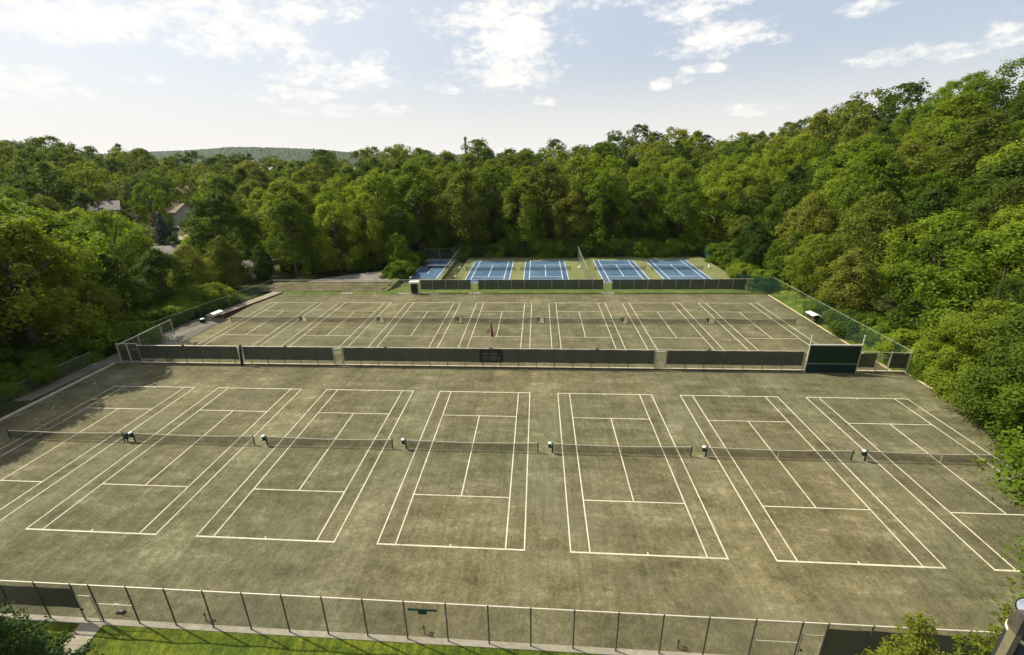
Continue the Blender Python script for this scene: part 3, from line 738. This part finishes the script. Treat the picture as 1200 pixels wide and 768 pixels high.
def conifer(key, seed, h, rad, mat, n, leaf, tiers=26):
    rs = np.random.default_rng(seed); Cs, Ns, Ss = [], [], []
    for ti in range(tiers):
        t = ti/tiers; z = .06*h + t*h*.94; L = rad*(1-t)**.8+.12
        nb = max(5, int(11*(1-t)+4))
        for b in range(nb):
            a = 2*math.pi*(b+rs.random())/nb; Lb = L*rs.uniform(.75, 1.1)
            m = max(6, int(n*Lb/rad))
            s = rs.random(m)**.7
            px = s*Lb; wid = .16*Lb*(1-s)+.05
            off = rs.normal(size=m)*wid
            zz = z - .25*px + .22*px*px/max(Lb, .1) + rs.normal(size=m)*.06
            Cs.append(np.stack([px*math.cos(a)-off*math.sin(a), px*math.sin(a)+off*math.cos(a), zz], 1))
            Ns.append(np.array([math.cos(a)*.3, math.sin(a)*.3, 1.])+rs.normal(size=(m, 3))*.5)
            Ss.append(leaf*rs.uniform(.6, 1.4, m))
    C, N, S = np.vstack(Cs), np.vstack(Ns), np.concatenate(Ss)
    me = leaf_mesh('crown', C, N, S, M[mat], rs, 1.9)
    tr = MB().tube([(0, 0, -1), (0, 0, h*.5), (0, 0, h*.97)], [.02*h+.05, .012*h+.03, .01], 8).mesh('trunk', M['bark'])
    PROT[key] = dict(crown=me, trunk=tr, rad=rad, h=h, n=len(C))
conifer('c_dark', 11, 9, 3.2, 'needle', 110, .10, 44)
conifer('c_gold', 12, 10, 2.0, 'needle_gold', 190, .045, 60)
conifer('c_blue', 13, 9, 2.4, 'needle_blue', 20, .4, 20)
proto('plum', 14, 4, 1.5, 9, 24, 20, .42, 'plum')

ntree = 0
GREEN = {}
def plant(key, x, y, h, label, cat='tree', group=None, rz=None, widen=1.0, name='broadleaf_tree', z=None, mat=None, parts=('trunk', 'crown')):
    global ntree
    p = PROT[key]; s = h/p['h']
    t = thing(name, label, cat, (x, y, height(x, y)-.1 if z is None else z), random.random()*6.28 if rz is None else rz, group)
    t.scale = (s*widen, s*widen, s)
    for nm in ('trunk', 'crown'):
        o = link('stems' if (nm == 'trunk' and cat == 'shrub') else ('foliage' if (nm == 'crown' and cat == 'shrub') else nm), p[nm], t)
        if nm == 'crown' and mat:
            o.material_slots[0].link = 'OBJECT'; o.material_slots[0].material = M[mat]
    ntree += 1
    return t

# -- layout: blocked view corridors to the houses: (azimuth deg, half width, house distance, highest allowed tree slope)
def polar(x, y): dx, dy = x-CAM.x, y-CAM.y; return math.degrees(math.atan2(dx, dy)), math.hypot(dx, dy)
CLEAR = []     # (az, halfwidth, dist, elevation slope that has to stay open)
def ok_tree(x, y, h, rad):
    az, d = polar(x, y); z = height(x, y)
    for a, hw, dist, sl in CLEAR:
        if d < dist and abs(az-a) < hw + math.degrees(rad/d)*.6:
            if z+h > CAM.z + sl*d: return False
    return True
HOUSES = [  # x, y, w, d, wall h, rot, wall, roof, label
    (-168, 141, 13, 9, 5.5, R(35), 'siding', 'roof_grey', 'pale sided house with grey roof among the far left trees, farthest left'),
    (-143, 150, 12, 9, 5.0, R(-20), 'siding', 'roof_brown', 'pale house with brown roof beside the pale driveway in the left woods'),
    (-110, 99, 11, 8, 4.2, R(15), 'siding', 'roof_grey', 'white house with low grey roof, nearest house in the left woods'),
    (-76.5, 89, 5, 4, 2.6, R(30), 'siding', 'roof_grey', 'small white shed glimpsed through the trees left of the car park'),
    (-174, 202, 12, 9, 5.5, R(10), 'brick', 'roof_brown', 'distant brick house with a tall chimney behind the left woods'),
    (-218, 204, 12, 9, 5.5, R(40), 'siding', 'roof_brown', 'distant pale house high on the slope at the far left'),
]
for (hx, hy, w, d, *_r) in HOUSES:
    a, dist = polar(hx, hy); z = height(hx, hy); 
    CLEAR.append((a, math.degrees(w*.06/dist), dist, (z+_r[0]*1.02+1.3-CAM.z)/dist))
a, dist = polar(-130, 135); CLEAR.append((a, .7, dist+12, (height(-130, 135)+.5-CAM.z)/dist))
a, dist = polar(-125.5, 119); CLEAR.append((a, .5, dist-5, -.08))
a, dist = polar(-132, 120); CLEAR.append((a, .5, dist-5, -.08))

def house(hx, hy, w, d, wh, rz, wall, roof, label):
    z = height(hx, hy)
    t = thing('house', label, 'house', (hx, hy, z), rz)
    rh = d*.32
    mb = MB(); mb.box(-w/2, w/2, -d/2, d/2, -1, wh)
    n = len(mb.v); mb.v += [(-w/2, -d/2, wh), (-w/2, d/2, wh), (-w/2, 0, wh+rh), (w/2, -d/2, wh), (w/2, d/2, wh), (w/2, 0, wh+rh)]
    mb.f += [(n, n+2, n+1), (n+3, n+4, n+5)]
    mb.build('wall', M[wall], t)
    e = .5; mb = MB()
    for s_ in (-1, 1):
        yb = s_*(d/2+e); zb = wh - e*rh/(d/2)
        n = len(mb.v)
        mb.v += [(-w/2-e, yb, zb+.02), (w/2+e, yb, zb+.02), (w/2+e, 0, wh+rh+.05), (-w/2-e, 0, wh+rh+.05), (-w/2-e, yb, zb+.22), (w/2+e, yb, zb+.22), (w/2+e, 0, wh+rh+.27), (-w/2-e, 0, wh+rh+.27)]
        mb.f += [(n, n+1, n+2, n+3), (n+4, n+5, n+6, n+7), (n, n+1, n+5, n+4), (n+1, n+2, n+6, n+5), (n+3, n, n+4, n+7)]
    rf = mb.build('roof', M[roof], t)
    MB().box(w*.22, w*.22+.8, -.4, .4, wh, wh+rh+1.3).build('chimney', M['brick'], rf)
    for s_ in (-1, 1):
        for k_ in range(max(1, int(w/3.2))):
            cx = -w/2+1.6+k_*3.1
            for zz in ([1.0, 3.4] if wh > 5 else [1.0]):
                f = MB().box(cx-.55, cx+.55, min(s_*d/2, s_*(d/2+.06)), max(s_*d/2, s_*(d/2+.06)), zz, zz+1.35).build('window', M['white'], t)
                MB().box(cx-.45, cx+.45, min(s_*(d/2+.05), s_*(d/2+.08)), max(s_*(d/2+.05), s_*(d/2+.08)), zz+.1, zz+1.25).build('pane', M['glass'], f)
    return t
for h_ in HOUSES: house(*h_)
# driveway in the left woods
pts = []
for (x, y) in ((-120, 122), (-126, 129), (-131, 137), (-137, 144)): pts.append((x, y, height(x, y)+.2))
ribbon('driveway', pts, 4.0, -.5, .15, M['gravel'])
# far tower
t = thing('water_tower', 'slim distant brown tower standing above the treeline', 'tower', (-95, 655, 0))
MB().tube([(0, 0, 0), (0, 0, 45)], [2.2, 1.5], 12).build('shaft', M['bark_pale'], t)
MB().tube([(0, 0, 45), (0, 0, 46), (0, 0, 49), (0, 0, 49.8)], [1.5, 2.1, 2.1, 1.2], 12).build('tank', M['bark_pale'], t)

# --- hand placed trees
plant('c_dark', -21.0, -23.7, 10.8, 'dark conifer close beside the concrete walk at the lower left', name='conifer_tree', z=-2.2, widen=1.0)
plant('c_dark', -24.0, -23.4, 9.6, 'dark conifer at the very left end of the near fence', name='conifer_tree', z=-2.2, widen=1.2)
plant('c_gold', 19.2, -25.6, 14.6, 'yellow green feathery conifer tip rising left of the foreground pole', name='conifer_tree', z=-2.4, widen=1.1)
plant('c_gold', 21.6, -26.2, 16.2, 'taller yellow green conifer beside the foreground pole', name='conifer_tree', z=-2.4, widen=1.1)
plant('c_gold', 16.9, -26.4, 12.9, 'lowest yellow green conifer tip at the bottom edge', name='conifer_tree', z=-2.4, widen=.9)
plant('nh', 41.1, -20.6, 17.5, 'fresh green tree leaning into the picture at the right edge', z=-1.5, widen=1.35)
plant('n0', 55.2, 11, 11, 'low leafy tree overhanging the right kerb just in front of the middle fence', widen=1.35)
plant('n3', 53.6, 5.5, 13, 'leafy tree overhanging the right kerb beside the far baseline of the near courts', widen=1.4)
plant('n1', 53.6, -.5, 13.5, 'fresh green tree overhanging the right kerb beside the near nets', widen=1.4)
plant('n0', 57, -8, 13, 'leafy tree over the right kerb in front of the near nets', widen=1.4)
plant('n1', 60, 14.5, 11, 'bright leafy tree behind the right corner of the middle fence', widen=1.2)
plant('n0', 64, -9, 15, 'tall leafy tree beyond the right kerb near the frame edge', widen=1.3)
plant('c_blue', -125.5, 119.2, 11, 'blue grey spruce standing among the left woods', name='spruce_tree')
plant('m4', -47, 83, 18, 'fresh green rounded tree at the back left of the car park')
plant('m0', -56, 77, 19, 'tall leafy tree at the left end of the far fence')
plant('m6', -40.5, 89, 18.5, 'leafy tree directly behind the car park')
plant('m2', -50.5, 91, 20, 'tall tree rising behind the rounded tree by the car park')
plant('m2', -31.5, 85, 9, 'bushy tree between the car park and the small shaded court')
plant('m0', -33.5, 93, 15, 'taller tree behind the bank left of the small shaded court')
plant('plum', -132, 120.5, 9, 'reddish purple plum tree beside the blue spruce', name='plum_tree')

placed = [(-47, 83), (-56, 77), (-40.5, 89), (-50.5, 91), (40.5, -21.5), (56.6, 9.5), (56.2, 4), (56.4, -2), (57, -8), (60, 14.5), (61, -9), (-125.5, 119), (-132, 120)]
cand = []
def zone(x, y):
    if x > 53 and y < 100: return 'right'
    az, d = polar(x, y)
    if az > 12: return 'hill'
    if y > 98 and x > -48: return 'behind'
    if d < 150: return 'left'
    return 'farleft'
step = 5.0
rs = np.random.default_rng(5)
pts = []
for gy in np.arange(-40, 520, step):
    for gx in np.arange(-520, 330, step):
        x = gx + rs.uniform(-2.4, 2.4); y = gy + rs.uniform(-2.4, 2.4)
        az, d = polar(x, y)
        if az < (-80 if d < 120 else -52) or az > 45.5 or d > 460: continue
        if -60 < x < 56.5 and y < 103: 
            continue
        if x > 53 and y < -15: continue
        # keep the car park and its surroundings open
        if -62 < x < -16 and y < (103 if x > -31 else (90 if x > -36 else (84 if x > -45 else (74 if x > -52 else 61)))): continue
        if x < -56 and y < -10: continue
        Rr, zr = ridge(az)
        if d > Rr+14: continue
        if abs(x+130) < 9 and abs(y-134) < 14: continue
        if any(abs(x-h_[0]) < 11 and abs(y-h_[1]) < 9 for h_ in HOUSES): continue
        pts.append((d, az, x, y, rs.random(4)))
pts.sort(key=lambda p: p[0])
final = []
for d, az, x, y, r4 in pts:
    sp = 6.6 + min(2.4, d/110) + (1.5 if d > 200 else 0)
    if any((x-a)**2+(y-b)**2 < sp*sp for a, b in placed[-700:] ): continue
    h = 17 + 5*(r4[0]-.5)*2
    if zone(x, y) == 'behind' and y < 125: h = 21 + 5*(r4[0]-.5)*2
    if x > 53 and x < 62 and y < 98: h = 8.5 + 3*r4[0]
    elif x >= 62 and x < 70 and y < 98: h = 13.5 + 4*r4[0]
    if x < -56 and d < 150:
        h = interp(-x, [(58, 16 if y > 30 else 21), (62, 20), (68, 22), (100, 21)]) + 4*(r4[0]-.5)
    if -70 < x < -54 and 36 < y < 64: h = interp(-x, [(56, 5.5), (70, 13)]) + 2*r4[0]
    rad = h*.33
    if not ok_tree(x, y, h, rad):
        h2 = h*.45
        if not ok_tree(x, y, h2, h2*.33): continue
        h = h2
    placed.append((x, y)); final.append((d, az, x, y, h, r4))
print('tree sites', len(final))
LAB = {'right': ('dense green trees along the right side of the courts', 'trees beside the courts on the right'),
       'hill': ('leafy tree on the wooded hillside rising at the right', 'trees covering the right hillside'),
       'behind': ('tall leafy tree in the wood wall behind the blue courts', 'trees behind the blue courts'),
       'left': ('bushy green tree in the woods left of the courts', 'trees in the left woods'),
       'farleft': ('distant leafy tree in the far left suburb beyond the woods', 'trees of the far left suburb')}
LAB['right'] = ('dense green tree along the right side of the courts', 'trees beside the courts on the right')
rest = []
for i, (d, az, x, y, h, r4) in enumerate(final):
    z = zone(x, y)
    if ntree < 290:
        if d < 75: key = f'n{int(r4[1]*4)}'
        else: key = f'm{int(r4[1]*8)}'
        plant(key, x, y, h, LAB[z][0], group=LAB[z][1], widen=1.0+.3*r4[2])
    else: rest.append((x, y, h, r4))
print('individual', ntree, 'rest', len(rest))

# the rest of the wood: one object, trees instanced by geometry nodes on its points
def scatter(name, pts, keys, label, cat):
    me = bpy.data.meshes.new(name); me.from_pydata([(x, y, height(x, y)-.2) for x, y, h, r in pts], [], [])
    o = tag(link(name, me), label, cat, kind='stuff')
    for an, ty, vals in (('idx', 'INT', [int(r[1]*len(keys)) % len(keys) for *_a, r in pts]), ('rotz', 'FLOAT', [r[3]*6.28 for *_a, r in pts])):
        a = me.attributes.new(an, ty, 'POINT'); a.data.foreach_set('value', vals)
    a = me.attributes.new('scl', 'FLOAT_VECTOR', 'POINT')
    a.data.foreach_set('vector', np.array([[h/PROT[keys[0]]['h']*(1.0+.35*r[2])]*2+[h/PROT[keys[0]]['h']] for x, y, h, r in pts], dtype=np.float32).ravel())
    ng = bpy.data.node_groups.new(name, 'GeometryNodeTree')
    ng.interface.new_socket('Geometry', in_out='INPUT', socket_type='NodeSocketGeometry'); ng.interface.new_socket('Geometry', in_out='OUTPUT', socket_type='NodeSocketGeometry')
    N_ = ng.nodes; L_ = ng.links
    gi, go = N_.new('NodeGroupInput'), N_.new('NodeGroupOutput')
    join = N_.new('GeometryNodeJoinGeometry')
    def attr(nm, ty):
        n = N_.new('GeometryNodeInputNamedAttribute'); n.data_type = ty; n.inputs['Name'].default_value = nm; return n
    rot = N_.new('ShaderNodeCombineXYZ'); ar = attr('rotz', 'FLOAT'); L_.new(ar.outputs[0], rot.inputs[2])
    asc = attr('scl', 'FLOAT_VECTOR'); ai = attr('idx', 'INT')
    for i, key in enumerate(keys):
        # the source is a crown that already stands in the scene
        src = next(ob for ob in bpy.data.objects if ob.data == PROT[key]['crown'])
        oi = N_.new('GeometryNodeObjectInfo'); oi.transform_space = 'ORIGINAL'; oi.inputs['Object'].default_value = src; oi.inputs['As Instance'].default_value = True
        cmp = N_.new('FunctionNodeCompare'); cmp.data_type = 'INT'; cmp.operation = 'EQUAL'
        L_.new(ai.outputs[0], cmp.inputs[2]); cmp.inputs[3].default_value = i
        iop = N_.new('GeometryNodeInstanceOnPoints')
        L_.new(gi.outputs[0], iop.inputs['Points']); L_.new(cmp.outputs[0], iop.inputs['Selection']); L_.new(oi.outputs['Geometry'], iop.inputs['Instance'])
        L_.new(rot.outputs[0], iop.inputs['Rotation']); L_.new(asc.outputs[0], iop.inputs['Scale'])
        L_.new(iop.outputs[0], join.inputs[0])
    L_.new(join.outputs[0], go.inputs[0])
    md = o.modifiers.new('scatter', 'NODES'); md.node_group = ng
    return o
# one standing tree of every far kind serves as a source
for i in range(5):
    x, y, h, r4 = rest.pop(0)
    z = zone(x, y)
    plant(f'f{i}', x, y, h, LAB[z][0], group=LAB[z][1], widen=1.2)
scatter('distant_woods', rest, [f'f{i}' for i in range(5)], 'distant wood of many trees covering the hills beyond the courts', 'woods')

# shrubs along the edges
sh = 0
def shrub(key, x, y, h, label, group, z=None, widen=1.2):
    plant(key, x, y, h, label, cat='shrub', group=group, name='shrub', z=z, widen=widen)
for i in range(24):
    y = -16+2.6*i*1.0; x = 54.4+random.uniform(-.3, 1.4) + (1.4 if y > 18 else 0)
    shrub(f's{i % 3}', x, y, random.uniform(1.8, 3.4), 'bright green shrub on the verge along the right kerb', 'shrubs on the right verge', z=(.1 if y < 18.8 else ZB+.3), widen=1.3)
for i in range(19):
    y = -12+3.5*i; x = -59.0-random.uniform(0, 1.6) - (1.0 if 30 < y < 48 else (1.6 if y < 24 else 0))
    shrub(f's{i % 3}', x, y, random.uniform(2.4, 4.2), 'green shrub at the foot of the left woods beside the path fence', 'shrubs along the left path', widen=1.4)
for i in range(22):
    x = -16+3.2*i; y = 101+random.uniform(0, 2)
    shrub(f's{(i*2) % 3}', x, y, random.uniform(2.6, 4.4), 'shrub behind the dark green fence of the blue courts', 'shrubs behind the blue courts', widen=1.3)
for i in range(5):
    shrub(f's{i % 3}', -29.0+random.uniform(-.5, .5), 72+5*i, random.uniform(2.6, 3.4), 'lit shrub on the bank between the car park and the small shaded court', 'shrubs on the car park bank', widen=1.2)
for i in range(6):
    shrub(f's{i % 3}', 54.5+random.uniform(-.5, 2), 60+6.5*i, random.uniform(2.4, 4), 'shrub at the right side of the blue courts', 'shrubs right of the blue courts', widen=1.3)
for i in range(8):
    shrub(f's{i % 3}', -60+4.6*i, 84+random.uniform(-2, 3)+(0 if i < 5 else 8), random.uniform(2.6, 4.5), 'dark shrub at the back edge of the car park under the trees', 'shrubs behind the car park', widen=1.3)

# ------------------------------------------------------------------ far blue hill
def far_hill():
    rs = np.random.default_rng(3); mb = MB()
    azs = np.arange(-46, -8, .12); prof = [(-46, .014), (-40, .017), (-36, .019), (-32.6, .0238), (-27.9, .021), (-23.7, .0155), (-19.3, .006), (-14, .002), (-8, 0)]
    nr = 16
    for a in azs:
        s = interp(a, prof)
        for j in range(nr):
            f = j/(nr-1); d = 1500+700*f
            z = 26.8*1 + (s*2000)*(sstep(-.3, .85, f)) - 25*(1-f) + rs.uniform(-1, 1)*2.2*(1 if f < .95 else .7)
            mb.v.append((6+d*math.sin(R(a)), -37+d*math.cos(R(a)), z))
    n = len(azs)
    for i in range(n-1):
        for j in range(nr-1):
            a = i*nr+j; mb.f.append((a, a+1, a+nr+1, a+nr))
    return struct('far_hill', mb, ground_mat('far_wood', [(.35, (.02, .04, .02)), (.5, (.03, .055, .028)), (.65, (.045, .07, .033))], .01, .05, .2, .2))
far_hill()

# ------------------------------------------------------------------ air
hm, hnt, hout = new_mat('haze_air')
pv = hnt.nodes.new('ShaderNodeVolumePrincipled'); pv.inputs['Color'].default_value = (.93, .96, 1, 1); pv.inputs['Density'].default_value = .00003; pv.inputs['Anisotropy'].default_value = .2
hnt.links.new(pv.outputs[0], hout.inputs['Volume'])
tag(MB().box(-6100, 6100, -600, 9100, -60, 140).build('haze', hm), 'pale summer haze in the air', 'haze', kind='stuff')
# ------------------------------------------------------------------ light, sky
sun_dir = Vector((-.93, .30, 0)).normalized()
el = R(47); S = Vector((sun_dir.x*math.cos(el), sun_dir.y*math.cos(el), math.sin(el)))
sd = bpy.data.lights.new('sun', 'SUN'); sd.energy = 5.0; sd.angle = R(.55); sd.color = (1, .92, .74)
so = bpy.data.objects.new('sun', sd); col.objects.link(so)
so.rotation_euler = S.to_track_quat('Z', 'Y').to_euler()
w = bpy.data.worlds.new('World'); sc.world = w; w.use_nodes = True
nt = w.node_tree; nt.nodes.clear()
out = nt.nodes.new('ShaderNodeOutputWorld'); bg = nt.nodes.new('ShaderNodeBackground'); bg.inputs['Strength'].default_value = .10
sky = nt.nodes.new('ShaderNodeTexSky'); sky.sky_type = 'NISHITA'; sky.sun_disc = False; sky.sun_elevation = el
sky.sun_rotation = math.atan2(sun_dir.x, sun_dir.y); sky.altitude = 100; sky.air_density = 1.0; sky.dust_density = 2.5; sky.ozone_density = 1.0
tc = nt.nodes.new('ShaderNodeTexCoord')
CL = [(-41.9, 11.27, 0.185, 0.028, 1), (-31.6, 11.8, 0.129, 0.035, 0.9), (-24.2, 13.85, 0.11, 0.019, 0.6), (-46.3, 6.79, 0.042, 0.011, 0.6), (-45.6, 5.6, 0.058, 0.008, 0.4), (-3.7, 13.17, 0.113, 0.035, 1), (-2.9, 10.15, 0.091, 0.047, 1), (-4.8, 7.82, 0.08, 0.02, 0.8), (-21.4, 7.84, 0.093, 0.018, 0.8), (-18.3, 8.66, 0.039, 0.019, 0.9), (-23.2, 9.68, 0.046, 0.01, 0.6), (-26.3, 6.03, 0.08, 0.012, 0.7), (-21.4, 4.81, 0.093, 0.011, 0.4), (18.1, 9.88, 0.08, 0.021, 1), (22.6, 9.5, 0.037, 0.007, 0.6), (15.1, 12.74, 0.081, 0.016, 0.9), (7.6, 13.85, 0.071, 0.007, 0.4), (29.7, 11.03, 0.035, 0.009, 0.8), (32.4, 7.07, 0.059, 0.01, 0.9), (36.2, 6.96, 0.053, 0.01, 0.7), (38.8, 7.47, 0.028, 0.015, 0.8), (16.9, 7.58, 0.038, 0.007, 0.6), (12.9, 6.46, 0.016, 0.008, 0.35), (15.1, 6.8, 0.016, 0.007, 0.35), (0.5, 5.36, 0.023, 0.007, 0.6), (22.5, 3.57, 0.039, 0.008, 0.5), (-9.9, 6.67, 0.036, 0.007, 0.5), (-41.9, 4.66, 0.043, 0.005, 0.3), (-38.3, 6.92, 0.028, 0.006, 0.35)]
mn = nt.nodes.new('ShaderNodeTexNoise'); mn.inputs['Scale'].default_value = 13; mn.inputs['Detail'].default_value = 7; mn.inputs['Roughness'].default_value = .6
mpn = nt.nodes.new('ShaderNodeMapping'); mpn.inputs['Scale'].default_value = (1, 1, 2.1); nt.links.new(tc.outputs['Generated'], mpn.inputs[0]); nt.links.new(mpn.outputs[0], mn.inputs['Vector'])
def math_(op, a, b=None, c=None):
    m = nt.nodes.new('ShaderNodeMath'); m.operation = op
    for i, v in enumerate((a, b, c)):
        if v is None: continue
        if isinstance(v, (int, float)): m.inputs[i].default_value = v
        else: nt.links.new(v, m.inputs[i])
    return m.outputs[0]
acc = None
for az, elv, a, b, s in CL:
    c = Vector((math.sin(R(az))*math.cos(R(elv)), math.cos(R(az))*math.cos(R(elv)), math.sin(R(elv))))
    mp = nt.nodes.new('ShaderNodeMapping'); mp.vector_type = 'TEXTURE'
    mp.inputs['Location'].default_value = c
    mp.inputs['Rotation'].default_value = (R(elv), 0, -R(az))       # local Y looks along c
    mp.inputs['Scale'].default_value = (a*1.25, .4, b*1.45)
    nt.links.new(tc.outputs['Generated'], mp.inputs[0])
    ln = nt.nodes.new('ShaderNodeVectorMath'); ln.operation = 'LENGTH'; nt.links.new(mp.outputs[0], ln.inputs[0])
    e = math_('MULTIPLY_ADD', ln.outputs['Value'], -1.0, 1.0)
    e = math_('MINIMUM', e, s*.55)
    acc = e if acc is None else math_('MAXIMUM', acc, e)
nz = math_('MULTIPLY_ADD', mn.outputs[0], 2.0, -1.02)
mn2 = nt.nodes.new('ShaderNodeTexNoise'); mn2.inputs['Scale'].default_value = 42; mn2.inputs['Detail'].default_value = 6; mn2.inputs['Roughness'].default_value = .62; nt.links.new(mpn.outputs[0], mn2.inputs['Vector'])
nz2 = math_('MULTIPLY_ADD', mn2.outputs[0], 1.5, -.78)
msk = math_('ADD', math_('ADD', acc, nz), nz2)
mr = nt.nodes.new('ShaderNodeMapRange'); mr.interpolation_type = 'SMOOTHSTEP'; mr.inputs[1].default_value = -.08; mr.inputs[2].default_value = .72
nt.links.new(msk, mr.inputs[0])
sh_n = nt.nodes.new('ShaderNodeMix'); sh_n.data_type = 'RGBA'
cn = nt.nodes.new('ShaderNodeTexNoise'); cn.inputs['Scale'].default_value = 14; cn.inputs['Detail'].default_value = 5; nt.links.new(mpn.outputs[0], cn.inputs['Vector'])
nt.links.new(cn.outputs[0], sh_n.inputs[0]); sh_n.inputs[6].default_value = (6.9, 6.75, 6.55, 1); sh_n.inputs[7].default_value = (8.2, 7.95, 7.45, 1)
# veil of high thin cloud whitening the blue
hs = nt.nodes.new('ShaderNodeMix'); hs.data_type = 'RGBA'; hs.inputs[0].default_value = .6
nt.links.new(sky.outputs[0], hs.inputs[6]); hs.inputs[7].default_value = (4.8, 5.2, 5.9, 1)
sx = nt.nodes.new('ShaderNodeSeparateXYZ'); nt.links.new(tc.outputs['Generated'], sx.inputs[0])
hz = nt.nodes.new('ShaderNodeMapRange'); hz.interpolation_type = 'SMOOTHSTEP'; hz.inputs[1].default_value = -.02; hz.inputs[2].default_value = .17; hz.inputs[3].default_value = .92; hz.inputs[4].default_value = .0; nt.links.new(sx.outputs[2], hz.inputs[0])
hz2 = nt.nodes.new('ShaderNodeMix'); hz2.data_type = 'RGBA'; nt.links.new(hz.outputs[0], hz2.inputs[0]); 
gl = nt.nodes.new('ShaderNodeVectorMath'); gl.operation = 'DOT_PRODUCT'; nt.links.new(tc.outputs['Generated'], gl.inputs[0]); gl.inputs[1].default_value = S
gr_ = nt.nodes.new('ShaderNodeMapRange'); gr_.interpolation_type = 'SMOOTHSTEP'; gr_.inputs[1].default_value = .15; gr_.inputs[2].default_value = .95; gr_.inputs[3].default_value = 0; gr_.inputs[4].default_value = .6; nt.links.new(gl.outputs['Value'], gr_.inputs[0])
g2 = nt.nodes.new('ShaderNodeMix'); g2.data_type = 'RGBA'; nt.links.new(gr_.outputs[0], g2.inputs[0]); nt.links.new(hs.outputs[2], g2.inputs[6]); g2.inputs[7].default_value = (6.5, 6.6, 6.75, 1)
nt.links.new(g2.outputs[2], hz2.inputs[6]); hz2.inputs[7].default_value = (6.9, 6.65, 6.35, 1)
mx = nt.nodes.new('ShaderNodeMix'); mx.data_type = 'RGBA'
mfac = math_('MULTIPLY', mr.outputs[0], .95)
nt.links.new(mfac, mx.inputs[0]); nt.links.new(hz2.outputs[2], mx.inputs[6]); nt.links.new(sh_n.outputs[2], mx.inputs[7])
nt.links.new(mx.outputs[2], bg.inputs['Color']); nt.links.new(bg.outputs[0], out.inputs['Surface'])

sc.view_settings.view_transform = 'Standard'; sc.view_settings.look = 'None'; sc.view_settings.exposure = .52; sc.view_settings.gamma = 1
sc.render.engine = 'CYCLES'
sc.cycles.transparent_max_bounces = 24; sc.cycles.max_bounces = 6; sc.cycles.diffuse_bounces = 4; sc.cycles.transmission_bounces = 3
sc.cycles.sample_clamp_indirect = 6

for o in sc.objects:
    if o.get('label') and not (4 <= len(o['label'].split()) <= 16): print('LABEL', len(o['label'].split()), o['label'])
